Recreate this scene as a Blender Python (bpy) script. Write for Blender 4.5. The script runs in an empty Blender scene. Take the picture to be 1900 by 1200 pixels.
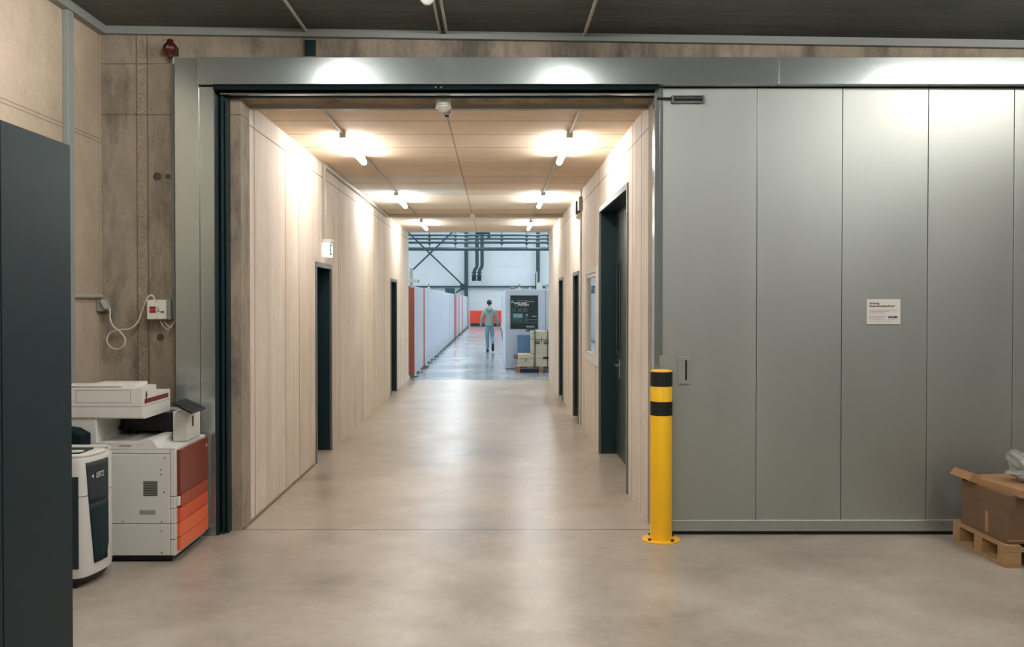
import bpy, bmesh, math, random
from mathutils import Vector, Matrix, Euler
random.seed(7)
S = bpy.context.scene
C = S.collection
F = 1750.0; CH = 1.68; VX = 918.0; VY = 560.0

# ------------------------------------------------------------------ camera, world, exposure
cam_d = bpy.data.cameras.new('camera'); cam = bpy.data.objects.new('camera', cam_d); C.objects.link(cam)
cam_d.sensor_width = 36; cam_d.lens = F/1900*36
PITCH = 0.8
cam.location = (0, 0, CH); cam.rotation_euler = (math.radians(90-PITCH), 0, 0)
cam_d.shift_x = (950-VX)/1900
cam_d.shift_y = -((600-F*math.tan(math.radians(PITCH))) - VY)/1900
cam_d.clip_end = 300
S.camera = cam
w = bpy.data.worlds.new('world'); S.world = w; w.use_nodes = True
w.node_tree.nodes['Background'].inputs[0].default_value = (.35, .5, .55, 1)
w.node_tree.nodes['Background'].inputs[1].default_value = .15
S.view_settings.view_transform = 'Standard'; S.view_settings.look = 'None'
S.view_settings.gamma = 1; S.view_settings.use_curve_mapping = False
S.view_settings.exposure = 0.3
L_CORR = 54.0      # corridor tubes
L_FRONT = 118.0     # front room tubes
L_RIGHT = 54.0     # tube above the sliding door
L_HALL = 32.5

# ------------------------------------------------------------------ materials
def srgb(r, g, b):
    f = lambda c: (c/255/12.92) if c/255 <= .04045 else ((c/255+.055)/1.055)**2.4
    return (f(r), f(g), f(b), 1)

def mat(name, col, rough=.6, metal=0, var=.06, scale=6, stretch=(1, 1, 1), bump=0, bscale=60, emis=None, coat=0, rvar=0, spec=.5):
    m = bpy.data.materials.new(name); m.use_nodes = True
    nt = m.node_tree; n = nt.nodes; l = nt.links; b = n['Principled BSDF']
    b.inputs['Roughness'].default_value = rough; b.inputs['Metallic'].default_value = metal
    b.inputs['Specular IOR Level'].default_value = spec
    if coat: b.inputs['Coat Weight'].default_value = coat
    tc = n.new('ShaderNodeTexCoord'); mp = n.new('ShaderNodeMapping'); mp.inputs['Scale'].default_value = stretch
    l.new(tc.outputs['Object'], mp.inputs[0])
    nz = n.new('ShaderNodeTexNoise'); nz.inputs['Scale'].default_value = scale; nz.inputs['Detail'].default_value = 5
    l.new(mp.outputs[0], nz.inputs['Vector'])
    rp = n.new('ShaderNodeValToRGB')
    rp.color_ramp.elements[0].position = .3; rp.color_ramp.elements[1].position = .7
    rp.color_ramp.elements[0].color = tuple(max(0, c*(1-var)) for c in col[:3])+(1,)
    rp.color_ramp.elements[1].color = tuple(min(1, c*(1+var)) for c in col[:3])+(1,)
    l.new(nz.outputs[0], rp.inputs[0]); l.new(rp.outputs[0], b.inputs['Base Color'])
    if rvar:
        mr = n.new('ShaderNodeMapRange'); mr.inputs['To Min'].default_value = rough-rvar; mr.inputs['To Max'].default_value = rough+rvar
        mr.inputs['From Min'].default_value = .3; mr.inputs['From Max'].default_value = .7
        l.new(nz.outputs[0], mr.inputs['Value']); l.new(mr.outputs[0], b.inputs['Roughness'])
    if bump:
        n2 = n.new('ShaderNodeTexNoise'); n2.inputs['Scale'].default_value = bscale; n2.inputs['Detail'].default_value = 3
        l.new(mp.outputs[0], n2.inputs['Vector'])
        bp = n.new('ShaderNodeBump'); bp.inputs['Strength'].default_value = bump; bp.inputs['Distance'].default_value = .01
        l.new(n2.outputs[0], bp.inputs['Height']); l.new(bp.outputs[0], b.inputs['Normal'])
    if emis:
        b.inputs['Emission Color'].default_value = emis[0]; b.inputs['Emission Strength'].default_value = emis[1]
    return m

def mth(nt, op, a, b=None, c=None):
    nd = nt.nodes.new('ShaderNodeMath'); nd.operation = op
    for i, v in enumerate((a, b, c)):
        if v is None: continue
        if isinstance(v, (int, float)): nd.inputs[i].default_value = v
        else: nt.links.new(v, nd.inputs[i])
    return nd.outputs[0]

def mix(nt, fac, a, b, mode='MIX'):
    nd = nt.nodes.new('ShaderNodeMix'); nd.data_type = 'RGBA'; nd.blend_type = mode
    for i, v in ((0, fac), (6, a), (7, b)):
        if isinstance(v, (int, float)): nd.inputs[i].default_value = v
        elif isinstance(v, tuple): nd.inputs[i].default_value = v
        else: nt.links.new(v, nd.inputs[i])
    return nd.outputs[2]

def noise(nt, vec, scale, detail=4, rough=.55, stretch=(1, 1, 1)):
    mp = nt.nodes.new('ShaderNodeMapping'); mp.inputs['Scale'].default_value = stretch
    nt.links.new(vec, mp.inputs[0])
    nz = nt.nodes.new('ShaderNodeTexNoise'); nz.inputs['Scale'].default_value = scale
    nz.inputs['Detail'].default_value = detail; nz.inputs['Roughness'].default_value = rough
    nt.links.new(mp.outputs[0], nz.inputs['Vector'])
    return nz.outputs[0]

def ramp(nt, fac, stops, const=False):
    r = nt.nodes.new('ShaderNodeValToRGB'); cr = r.color_ramp
    if const: cr.interpolation = 'CONSTANT'
    while len(cr.elements) < len(stops): cr.elements.new(.5)
    for e, (p, c) in zip(cr.elements, stops): e.position = p; e.color = c
    nt.links.new(fac, r.inputs[0]); return r.outputs[0]

def lines(nt, coord, poss, hw):
    out = None
    for p in poss:
        v = mth(nt, 'LESS_THAN', mth(nt, 'ABSOLUTE', mth(nt, 'SUBTRACT', coord, p)), hw)
        out = v if out is None else mth(nt, 'MAXIMUM', out, v)
    return out

def concrete(name, c1, c2, grain, linesets, tones=None, pores=.5, rough=.75, linecol=None, grainamt=.5, stains=None, band=None):
    """cast concrete that took the print of its plywood formwork; object coordinates are metres"""
    m = bpy.data.materials.new(name); m.use_nodes = True
    nt = m.node_tree; b = nt.nodes['Principled BSDF']; b.inputs['Roughness'].default_value = rough
    b.inputs['Specular IOR Level'].default_value = .35
    tc = nt.nodes.new('ShaderNodeTexCoord'); o = tc.outputs['Object']
    sp = nt.nodes.new('ShaderNodeSeparateXYZ'); nt.links.new(o, sp.inputs[0])
    ax = {'X': sp.outputs[0], 'Y': sp.outputs[1], 'Z': sp.outputs[2]}
    st = {'X': (.12, 1.6, 1.6), 'Y': (1.6, .12, 1.6), 'Z': (1.6, 1.6, .12)}[grain]
    big = noise(nt, o, 1.3, 5, .6)
    gr = noise(nt, o, 9, 6, .65, st)
    fine = noise(nt, o, 55, 3, .6, st if grainamt > .35 else (1, 1, 1))
    if grainamt <= .35: gr = noise(nt, o, 7, 6, .7, tuple(.5+.5*q for q in st))
    f = mth(nt, 'ADD', mth(nt, 'MULTIPLY', big, 1-grainamt), mth(nt, 'MULTIPLY', gr, grainamt))
    col = ramp(nt, f, [(.34, c1), (.66, c2)])
    col = mix(nt, .26, col, ramp(nt, fine, [(.3, (.62, .58, .54, 1)), (.6, (1, 1, 1, 1))]), 'MULTIPLY')
    if tones:
        for axis, lo, hi, stops, cond in tones:
            fac = mth(nt, 'DIVIDE', mth(nt, 'SUBTRACT', ax[axis], lo), hi-lo)
            t = ramp(nt, fac, [((p-lo)/(hi-lo), (c[0]/2, c[1]/2, c[2]/2, 1)) for p, c in stops], True)
            t = mix(nt, 1.0, t, (2, 2, 2, 1), 'MULTIPLY')
            if cond is None: col = mix(nt, 1.0, col, t, 'MULTIPLY')
            else:
                cax, op, cv = cond
                col = mix(nt, mth(nt, op, ax[cax], cv), col, mix(nt, 1.0, col, t, 'MULTIPLY'))
    # small air holes
    vo = nt.nodes.new('ShaderNodeTexVoronoi'); vo.inputs['Scale'].default_value = 14
    nt.links.new(o, vo.inputs['Vector'])
    pore = mth(nt, 'MULTIPLY', mth(nt, 'LESS_THAN', vo.outputs['Distance'], .055),
               mth(nt, 'GREATER_THAN', noise(nt, o, 2.2, 2), .5))
    col = mix(nt, mth(nt, 'MULTIPLY', pore, pores), col, (c1[0]*.35, c1[1]*.33, c1[2]*.3, 1))
    if stains:
        sn = noise(nt, o, 2.6, 6, .7, stains[1])
        col = mix(nt, mth(nt, 'MULTIPLY', ramp(nt, sn, [(.47, (0, 0, 0, 1)), (.66, (1, 1, 1, 1))]), stains[2]), col, stains[0])
    if band:
        mk = mth(nt, 'LESS_THAN', mth(nt, 'ABSOLUTE', mth(nt, 'SUBTRACT', mth(nt, 'ADD', ax[band[0]], mth(nt, 'MULTIPLY', mth(nt, 'SUBTRACT', noise(nt, o, 12, 3), .5), .05)), band[1])), band[2])
        col = mix(nt, mth(nt, 'MULTIPLY', mk, .45), col, ramp(nt, noise(nt, o, 95, 2, .7), [(.38, (c1[0]*.55, c1[1]*.52, c1[2]*.48, 1)), (.62, (c2[0]*1.15, c2[1]*1.1, c2[2], 1))]))
    lc = linecol or (c1[0]*.45, c1[1]*.42, c1[2]*.4, 1)
    for axis, poss, hw in linesets:
        wob = mth(nt, 'ADD', ax[axis], mth(nt, 'MULTIPLY', mth(nt, 'SUBTRACT', noise(nt, o, 3, 2), .5), .004))
        col = mix(nt, mth(nt, 'MULTIPLY', lines(nt, wob, poss, hw), .75), col, lc)
    nt.links.new(col, b.inputs['Base Color'])
    bp = nt.nodes.new('ShaderNodeBump'); bp.inputs['Strength'].default_value = .25; bp.inputs['Distance'].default_value = .004
    nt.links.new(mth(nt, 'ADD', gr, mth(nt, 'MULTIPLY', fine, .5)), bp.inputs['Height']); nt.links.new(bp.outputs[0], b.inputs['Normal'])
    return m

def floor_mat(name, c1, c2, c3, rough, groove=None, spec=.5):
    m = bpy.data.materials.new(name); m.use_nodes = True
    nt = m.node_tree; b = nt.nodes['Principled BSDF']
    b.inputs['Specular IOR Level'].default_value = spec
    tc = nt.nodes.new('ShaderNodeTexCoord'); o = tc.outputs['Object']
    sp = nt.nodes.new('ShaderNodeSeparateXYZ'); nt.links.new(o, sp.inputs[0])
    big = noise(nt, o, .8, 3, .5); mid = noise(nt, o, 2.6, 9, .78); fine = noise(nt, o, 18, 6, .75)
    f = mth(nt, 'ADD', mth(nt, 'MULTIPLY', big, .5), mth(nt, 'MULTIPLY', mid, .5))
    col = ramp(nt, f, [(.36, c1), (.5, c2), (.64, c3)])
    col = mix(nt, .3, col, ramp(nt, fine, [(.35, (.72, .7, .68, 1)), (.6, (1, 1, 1, 1))]), 'MULTIPLY')
    if groove:
        gl = lines(nt, sp.outputs[1], groove, .008)
        col = mix(nt, gl, col, (.05, .045, .04, 1))
    nt.links.new(col, b.inputs['Base Color'])
    mr = nt.nodes.new('ShaderNodeMapRange'); mr.inputs['From Min'].default_value = .35; mr.inputs['From Max'].default_value = .65
    mr.inputs['To Min'].default_value = rough-.01; mr.inputs['To Max'].default_value = rough+.04
    nt.links.new(big, mr.inputs['Value']); nt.links.new(mr.outputs[0], b.inputs['Roughness'])
    bp = nt.nodes.new('ShaderNodeBump'); bp.inputs['Strength'].default_value = .06; bp.inputs['Distance'].default_value = .01
    wv = noise(nt, o, 5.5, 3, .5, (.5, 1.6, 1))
    nt.links.new(wv, bp.inputs['Height']); nt.links.new(bp.outputs[0], b.inputs['Normal'])
    return m

W1, W2 = srgb(216, 206, 193), srgb(236, 229, 219)
one = (1, 1, 1, 1)
def g(v, r=1, b=1): return (v*r, v, v*b, 1)
XL, XR, Y0, Y1, ZC = -1.86, 1.165, 6.92, 20.35, 3.18
MT = {}
def tonestops(edges, seed, lo, dv=.1):
    rnd = random.Random(seed); out = [(lo, g(1-rnd.random()*dv))]
    for e in edges: v = 1-rnd.random()*dv; out.append((e, (v, v*(.97+rnd.random()*.03), v*(.93+rnd.random()*.07), 1)))
    return out
jl = [7.31, 8.39, 8.97, 11.25, 13.3, 14.6, 15.9, 18.6]
jr = [7.5, 8.0, 10.58, 12.3, 12.7, 14.9, 15.3, 18.4]
MT['wall_l'] = concrete('corridor_concrete_left', W1, W2, 'Z', [('Y', jl, .011), ('Z', [3.02], .006)],
                        [('Y', 6.9, 20.4, tonestops(jl, 3, 6.9), None)], pores=.7, linecol=srgb(120, 92, 74), stains=(srgb(190, 160, 128), (1.3, 1.3, .16), .4))
MT['wall_r'] = concrete('corridor_concrete_right', W1, W2, 'Z', [('Y', jr, .011), ('Z', [3.0], .006)],
                        [('Y', 6.9, 20.4, tonestops(jr, 5, 6.9), None)], pores=.7, linecol=srgb(120, 92, 74), stains=(srgb(190, 160, 128), (1.3, 1.3, .16), .4))
jc = [7.84, 8.47, 9.18, 11.27, 11.93, 12.56, 13.19, 15.26, 15.9, 16.8, 17.4, 18.6]
tan = (1, 1, 1, 1)
def tn(v): return (1.1*v, .96*v, .82*v, 1)
def pl(v): return (1.06*v, 1.24*v, 1.45*v, 1)
MT['ceil_c'] = concrete('corridor_ceiling_boards', srgb(216, 207, 194), srgb(236, 228, 215), 'X',
    [('Y', jc, .013), ('X', [-.383], .008)],
    [('Y', 6.9, 20.4, [(6.9, tn(.92)), (7.84, tn(.96)), (8.47, tn(1.0)), (9.18, tn(.97)), (11.27, tn(.9)), (11.93, tn(.95)), (12.56, tn(.92)), (13.19, tn(1)), (15.26, tn(.9)), (16.8, (.9, .88, .84, 1)), (18.6, tn(.95))], ('X', 'GREATER_THAN', -50)),
     ('Y', 11.2, 13.25, [(11.2, tan), (11.27, pl(1.)), (11.93, pl(.93)), (12.56, pl(1.0)), (13.19, tan)], ('X', 'LESS_THAN', -.383)),
     ('Y', 12.5, 15.3, [(12.5, tan), (12.56, pl(.95)), (13.19, pl(1.0)), (15.26, tan)], None)], pores=.3)
MT['front_l'] = concrete('front_left_concrete', srgb(164, 148, 128), srgb(188, 171, 151), 'Z', [('Z', [2.845, 2.87], .0035), ('Y', [5.2, 6.88], .003)], None, pores=.35, grainamt=.3)
MT['front_w'] = concrete('front_wall_concrete', srgb(140, 128, 111), srgb(172, 158, 140), 'Z', [('X', [-2.62, -2.54], .005), ('Z', [3.05, 3.42], .004)],
                         None, pores=.9, grainamt=.3, linecol=srgb(92, 80, 66), stains=(srgb(66, 64, 56), (1.4, 1, .4), .75), band=('X', -2.59, .035))
MT['front_c'] = concrete('front_ceiling_concrete', srgb(76, 82, 80), srgb(106, 110, 105), 'X', [('Y', [3.2, 4.4, 5.6], .006)], None, pores=.3, stains=(srgb(95, 70, 48), (.4, 1.6, 1), .3))
MT['room'] = concrete('room_concrete', srgb(112, 112, 106), srgb(140, 140, 134), 'Z', [('Z', [1.4, 2.85], .006)], None)
MT['floor'] = floor_mat('polished_concrete', srgb(142, 131, 118), srgb(170, 158, 144), srgb(190, 180, 167), .3, [6.935], spec=.4)
MT['floor_h'] = floor_mat('hall_floor_coating', srgb(136, 142, 146), srgb(158, 163, 166), srgb(172, 176, 178), .16)
MT['galv'] = mat('galvanised_steel', srgb(180, 188, 186), .21, .82, .04, 2.2, (1, 1, .5))
MT['galv_leaf'] = mat('galvanised_leaf', srgb(188, 192, 187), .47, .88, .035, 1.6, (1.5, 1, .4), rvar=.02)
MT['galv_dull'] = mat('galvanised_dull', srgb(120, 122, 118), .5, .7, .08, 5)
MT['skirt'] = mat('skirting_joint', srgb(128, 112, 94), .8)
MT['tie'] = mat('tie_hole_mortar', srgb(78, 72, 62), .9, 0, .3, 30)
MT['seam'] = mat('dark_seam', srgb(48, 54, 54), .7)
MT['teal'] = mat('dark_teal_steel', srgb(16, 42, 46), .42, .1, .05, 3)
MT['teal_d'] = mat('deep_teal_black', srgb(9, 28, 31), .8, 0, .05, 3, spec=.2)
MT['doorleaf'] = mat('teal_grey_door_paint', srgb(38, 56, 58), .4, 0, .05, 3)
MT['frame'] = mat('grey_door_frame_steel', srgb(112, 116, 116), .38, .5, .05, 4)
MT['cab'] = mat('cabinet_paint', srgb(10, 38, 44), .5, 0, .05, 3, spec=.3)
MT['slate'] = mat('slate_cabinet_paint', srgb(46, 56, 58), .5, 0, .05, 3, spec=.3)
MT['trunk'] = mat('grey_pvc_trunking', srgb(138, 142, 138), .5, 0, .03, 4)
MT['conduit'] = mat('light_conduit', srgb(168, 162, 148), .45, 0, .03, 4)
MT['white'] = mat('white_plastic', srgb(214, 212, 204), .42, 0, .02, 4)
MT['cream'] = mat('printer_white', srgb(218, 216, 208), .45, 0, .02, 3)
MT['cream2'] = mat('printer_shell_grey', srgb(150, 147, 138), .5, 0, .03, 3)
MT['black'] = mat('black_plastic', srgb(16, 20, 21), .4, 0, .1, 6)
MT['screen'] = mat('black_glass', srgb(10, 16, 19), .12, 0, .02, 6)
MT['red_d'] = mat('dark_red_plastic', srgb(122, 48, 34), .4, 0, .03, 6)
MT['red_m'] = mat('brick_red_plastic', srgb(168, 66, 44), .4, 0, .03, 6)
MT['org'] = mat('orange_plastic', srgb(214, 84, 44), .4, 0, .03, 6)
MT['org2'] = mat('light_orange_plastic', srgb(228, 104, 58), .4, 0, .03, 6)
MT['yellow'] = mat('yellow_powder_coat', srgb(255, 194, 34), .36, 0, .03, 3)
MT['bandblk'] = mat('black_band_tape', srgb(16, 24, 24), .5)
MT['card'] = mat('cardboard', srgb(112, 86, 62), .85, 0, .1, 5, (1, 1, 3), bump=.1)
MT['card2'] = mat('cardboard_lid', srgb(164, 124, 86), .85, 0, .08, 5, bump=.1)
MT['wood'] = mat('pallet_wood', srgb(166, 130, 90), .8, 0, .16, 7, (1, 6, 6), bump=.2)
MT['pallet2'] = mat('worn_pallet_wood', srgb(152, 118, 88), .85, 0, .16, 7, (1, 6, 6))
MT['cable'] = mat('cream_cable', srgb(205, 194, 170), .5)
MT['bell'] = mat('sounder_red', srgb(66, 14, 12), .4)
MT['label_r'] = mat('red_label', srgb(136, 40, 32), .5)
MT['paper'] = mat('paper_white', srgb(220, 216, 208), .7, 0, .02)
MT['ink'] = mat('ink_dark', srgb(52, 50, 50), .7)
MT['ink_l'] = mat('ink_light', srgb(160, 156, 150), .7)
MT['blue_ink'] = mat('logo_blue', srgb(20, 62, 86), .6)
MT['hallwall'] = mat('hall_sandwich_panel', srgb(216, 224, 228), .5, 0, .02, 1)
MT['part_w'] = mat('machine_cover_white', srgb(198, 206, 216), .4, 0, .03, 1.5)
MT['part_g'] = mat('machine_window_grey', srgb(166, 176, 186), .2, 0, .03, 2)
MT['part_r'] = mat('machine_cover_red', srgb(196, 92, 72), .45, 0, .03)
MT['part_rd'] = mat('machine_cover_brick', srgb(158, 86, 72), .5, 0, .03)
MT['steelteal'] = mat('teal_painted_steel', srgb(44, 72, 78), .4, .2, .05)
MT['crate'] = mat('beige_crate', srgb(196, 186, 164), .6, 0, .05)
MT['blue'] = mat('blue_plastic', srgb(96, 138, 176), .4, 0, .04)
MT['toolred'] = mat('tool_cabinet_red', srgb(222, 74, 44), .4, 0, .03)
MT['poster'] = mat('poster_dark', srgb(14, 38, 40), .35, 0, .2, 3)
MT['poster_m'] = mat('poster_mid', srgb(44, 84, 84), .4, 0, .3, 5)
MT['poster_l'] = mat('poster_light', srgb(134, 168, 166), .4, 0, .25, 7)
MT['hoodie'] = mat('hoodie_grey_green', srgb(134, 146, 140), .9, 0, .08, 9, bump=.3)
MT['jeans'] = mat('light_denim', srgb(112, 146, 160), .85, 0, .12, 8, bump=.2)
MT['skin'] = mat('skin', srgb(186, 142, 122), .6)
MT['hair'] = mat('dark_hair', srgb(24, 28, 30), .6, 0, .3, 60)
MT['shoe'] = mat('shoe_dark', srgb(32, 46, 54), .6)
MT['tube'] = mat('lamp_tube_glow', (1, 1, 1, 1), .4, emis=((1, .985, .965, 1), L_CORR))
MT['tube_f'] = mat('front_tube_glow', (1, 1, 1, 1), .4, emis=((1, .98, .955, 1), L_FRONT))
MT['tube_r'] = mat('side_tube_glow', (1, 1, 1, 1), .4, emis=((1, .96, .9, 1), L_RIGHT))
MT['tube_h'] = mat('hall_fill_glow', (1, 1, 1, 1), .4, emis=((.86, .95, 1, 1), L_HALL))  # glow of the added strips that brighten the hall from out of view
MT['exit_glow'] = mat('exit_sign_face', (1, 1, 1, 1), .4, emis=((1, 1, .98, 1), 1.0))
MT['green'] = mat('sign_green', srgb(60, 130, 110), .5)
MT['amber'] = mat('amber_lamp', srgb(224, 150, 70), .4)
def glass(name, tint, rough=.03):
    m = bpy.data.materials.new(name); m.use_nodes = True; b = m.node_tree.nodes['Principled BSDF']
    b.inputs['Base Color'].default_value = tint; b.inputs['Roughness'].default_value = rough
    b.inputs['Transmission Weight'].default_value = 1; b.inputs['IOR'].default_value = 1.5
    return m
MT['glass'] = glass('window_glass', (.95, .98, 1, 1))
def plastic_film():
    m = mat('clear_plastic_bag', srgb(206, 206, 200), .22, 0, .1, 14, bump=.8, bscale=22)
    m.node_tree.nodes['Principled BSDF'].inputs['Transmission Weight'].default_value = .45
    return m
MT['film'] = plastic_film()

# ------------------------------------------------------------------ geometry helpers
def P(px, py, D):
    return Vector(((px-VX)*D/F, D, CH-(py-VY)*D/F))

class MB:
    def __init__(s): s.bm = bmesh.new()
    def box(s, x0, x1, y0, y1, z0, z1, bevel=0, rot=None, seg=2):
        c = Vector(((x0+x1)/2, (y0+y1)/2, (z0+z1)/2)); r = bmesh.ops.create_cube(s.bm, size=1)
        vs = r['verts']
        bmesh.ops.scale(s.bm, vec=(abs(x1-x0), abs(y1-y0), abs(z1-z0)), verts=vs)
        if bevel:
            es = list({e for v in vs for e in v.link_edges})
            rr = bmesh.ops.bevel(s.bm, geom=es, offset=bevel, segments=seg, affect='EDGES', profile=.5)
            vs = list({v for f in rr['faces'] for v in f.verts} | {v for v in vs if v.is_valid})
        if rot: bmesh.ops.rotate(s.bm, cent=(0, 0, 0), matrix=Euler(rot).to_matrix(), verts=vs)
        bmesh.ops.translate(s.bm, vec=c, verts=vs); return s
    def cyl(s, p0, p1, r, r2=None, seg=20, cap=True):
        p0 = Vector(p0); p1 = Vector(p1); d = p1-p0
        rr = bmesh.ops.create_cone(s.bm, cap_ends=cap, segments=seg, radius1=r, radius2=r if r2 is None else r2, depth=d.length)
        q = Vector((0, 0, 1)).rotation_difference(d.normalized())
        bmesh.ops.transform(s.bm, matrix=Matrix.Translation((p0+p1)/2) @ q.to_matrix().to_4x4(), verts=rr['verts']); return s
    def tube(s, pts, r, seg=10, closed=False):
        pts = [Vector(p) for p in pts]; rings = []; up = Vector((0, 1, 0.01)).normalized()
        for i, p in enumerate(pts):
            a = pts[max(i-1, 0)]; b = pts[min(i+1, len(pts)-1)]
            t = (b-a).normalized(); n = t.cross(up)
            if n.length < .01: n = t.cross(Vector((1, 0, 0)))
            n.normalize(); bb = t.cross(n)
            rings.append([s.bm.verts.new(p+(n*math.cos(k*2*math.pi/seg)+bb*math.sin(k*2*math.pi/seg))*r) for k in range(seg)])
        for i in range(len(rings)-1):
            for k in range(seg):
                s.bm.faces.new((rings[i][k], rings[i][(k+1) % seg], rings[i+1][(k+1) % seg], rings[i+1][k]))
        s.bm.faces.new(rings[0][::-1]); s.bm.faces.new(rings[-1]); return s
    def lathe(s, c, prof, seg=28, axis='Z'):
        c = Vector(c); rings = []
        for r, h in prof:
            ring = []
            for k in range(seg):
                a = k*2*math.pi/seg; v = Vector((math.cos(a)*r, math.sin(a)*r, h))
                if axis == 'Y': v = Vector((v.x, v.z, v.y))
                if axis == 'X': v = Vector((v.z, v.y, v.x))
                ring.append(s.bm.verts.new(c+v))
            rings.append(ring)
        for i in range(len(rings)-1):
            for k in range(seg):
                s.bm.faces.new((rings[i][k], rings[i][(k+1) % seg], rings[i+1][(k+1) % seg], rings[i+1][k]))
        s.bm.faces.new(rings[0][::-1]); s.bm.faces.new(rings[-1]); return s
    def prism(s, poly, axis, a, b):
        def mk(u, v, t): return {'X': (t, u, v), 'Y': (u, t, v), 'Z': (u, v, t)}[axis]
        A = [s.bm.verts.new(mk(u, v, a)) for u, v in poly]; B = [s.bm.verts.new(mk(u, v, b)) for u, v in poly]
        n = len(poly)
        for k in range(n): s.bm.faces.new((A[k], A[(k+1) % n], B[(k+1) % n], B[k]))
        s.bm.faces.new(A[::-1]); s.bm.faces.new(B); return s
    def grid(s, fn, nu, nv, thick=0):
        V = [[s.bm.verts.new(fn(i/nu, j/nv)) for j in range(nv+1)] for i in range(nu+1)]
        for i in range(nu):
            for j in range(nv): s.bm.faces.new((V[i][j], V[i+1][j], V[i+1][j+1], V[i][j+1]))
        return s
    def build(s, name, m, parent=None, smooth=False, keep_normals=False):
        if not keep_normals: bmesh.ops.recalc_face_normals(s.bm, faces=s.bm.faces)
        off = Vector((0, 0, 0)); q = parent
        while q is not None: off += q.location; q = q.parent
        if off.length: bmesh.ops.translate(s.bm, vec=-off, verts=s.bm.verts)
        me = bpy.data.meshes.new(name); s.bm.to_mesh(me); s.bm.free()
        me.materials.append(MT[m] if isinstance(m, str) else m)
        if smooth:
            for p in me.polygons: p.use_smooth = True
            try: me.set_sharp_from_angle(angle=math.radians(40))
            except Exception: pass
        o = bpy.data.objects.new(name, me); C.objects.link(o); o.parent = parent; return o

def tag(o, label, cat, group=None, kind=None):
    o['label'] = label; o['category'] = cat
    if group: o['group'] = group
    if kind: o['kind'] = kind
    return o
def struct(o): o['kind'] = 'structure'; return o
def thing(name, loc, label=None, cat=None, group=None):
    o = bpy.data.objects.new(name, None); C.objects.link(o); o.location = loc; o.empty_display_size = .1
    if label: tag(o, label, cat, group)
    return o
def dup(root, loc, label=None):
    r = root.copy(); C.objects.link(r); r.location = loc
    if label: r['label'] = label
    for ch in list(root.children):
        c = ch.copy(); C.objects.link(c); c.parent = r
        for gch in list(ch.children):
            d = gch.copy(); C.objects.link(d); d.parent = c
    return r
def text(name, s, size, loc, rot, m, parent=None, extr=.0006, bold=0, ax='LEFT', sx=1):
    cu = bpy.data.curves.new(name, 'FONT'); cu.body = s; cu.size = size; cu.extrude = extr; cu.offset = bold; cu.align_x = ax
    t = bpy.data.objects.new(name, cu); C.objects.link(t)
    bpy.context.view_layer.update()
    me = bpy.data.meshes.new_from_object(t.evaluated_get(bpy.context.evaluated_depsgraph_get()))
    bpy.data.objects.remove(t); bpy.data.curves.remove(cu)
    M = Matrix.Translation(loc) @ Euler(rot).to_matrix().to_4x4() @ Matrix.Diagonal((sx, 1, 1, 1))
    me.transform(M)
    off = Vector((0, 0, 0)); q = parent
    while q is not None: off += q.location; q = q.parent
    me.transform(Matrix.Translation(-off))
    me.materials.clear(); me.materials.append(MT[m])
    o = bpy.data.objects.new(name, me); C.objects.link(o); o.parent = parent; return o
RY = (math.radians(90), 0, 0)     # text standing up, read from -Y
def smoothpts(pts, n=6):
    out = []; P_ = [Vector(p) for p in pts]
    for i in range(len(P_)-1):
        p0 = P_[max(i-1, 0)]; p1 = P_[i]; p2 = P_[i+1]; p3 = P_[min(i+2, len(P_)-1)]
        for k in range(n):
            t = k/n
            out.append(.5*((2*p1)+(-p0+p2)*t+(2*p0-5*p1+4*p2-p3)*t*t+(-p0+3*p1-3*p2+p3)*t**3))
    out.append(P_[-1]); return out

# ================================================================== THE SETTING
FX0, FX1, FYB = -2.88, 7.0, -3.0
def czf(x): return 3.64-.0157*x
struct(MB().box(FX0-.2, FX1+.2, FYB-.2, Y1, -.12, 0).build('floor', 'floor'))
struct(MB().box(-14, 14, Y1, 68, -.12, 0).build('floor.001', 'floor_h'))
# front room
struct(MB().box(FX0-.2, FX0, FYB-.2, 7.15, 0, 3.9).build('wall_left', 'front_l'))
struct(MB().box(FX1, FX1+.2, FYB-.2, 7.15, 0, 3.9).build('wall_right', 'room'))
struct(MB().box(FX0, FX1, FYB-.2, FYB, 0, 3.9).build('wall_back', 'room'))
b = MB(); b.box(FX0, XL, Y0, Y0+.25, 0, 3.9); b.box(XR, FX1, Y0, Y0+.25, 0, 3.9); b.box(XL, XR, Y0, Y0+.25, ZC, 3.9)
struct(b.build('wall_front', 'front_w'))
struct(MB().prism([(FX0, czf(FX0)), (FX1, czf(FX1)), (FX1, czf(FX1)+.2), (FX0, czf(FX0)+.2)], 'Y', FYB, Y0).build('ceiling', 'front_c'))
# corridor
def wall_open(name, m, x0, x1, openings):
    b = MB(); y = Y0+.25
    for (a, c, z0, z1) in sorted(openings):
        b.box(x0, x1, y, a, 0, ZC+.2)
        if z0 > 0: b.box(x0, x1, a, c, 0, z0)
        b.box(x0, x1, a, c, z1, ZC+.2); y = c
    b.box(x0, x1, y, Y1, 0, ZC+.2)
    return struct(b.build(name, m))
LD = [(9.77, 10.72, 2.10), (16.8, 17.85, 2.10)]
RD = [(8.22, 10.46, 2.72), (13.0, 13.95, 2.11), (16.0, 17.0, 2.11)]
WN = (10.67, 12.0, .95, 2.09)
wall_open('wall_left.001', 'wall_l', XL-.3, XL, [(a, c, 0, t) for a, c, t in LD])
wall_open('wall_right.001', 'wall_r', XR, XR+.3, [(a, c, 0, t) for a, c, t in RD]+[(WN[0], WN[1], WN[2], WN[3])])
struct(MB().box(XL-.3, XR+.3, Y0+.25, Y1, ZC, ZC+.2).build('ceiling.001', 'ceil_c'))
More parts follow.
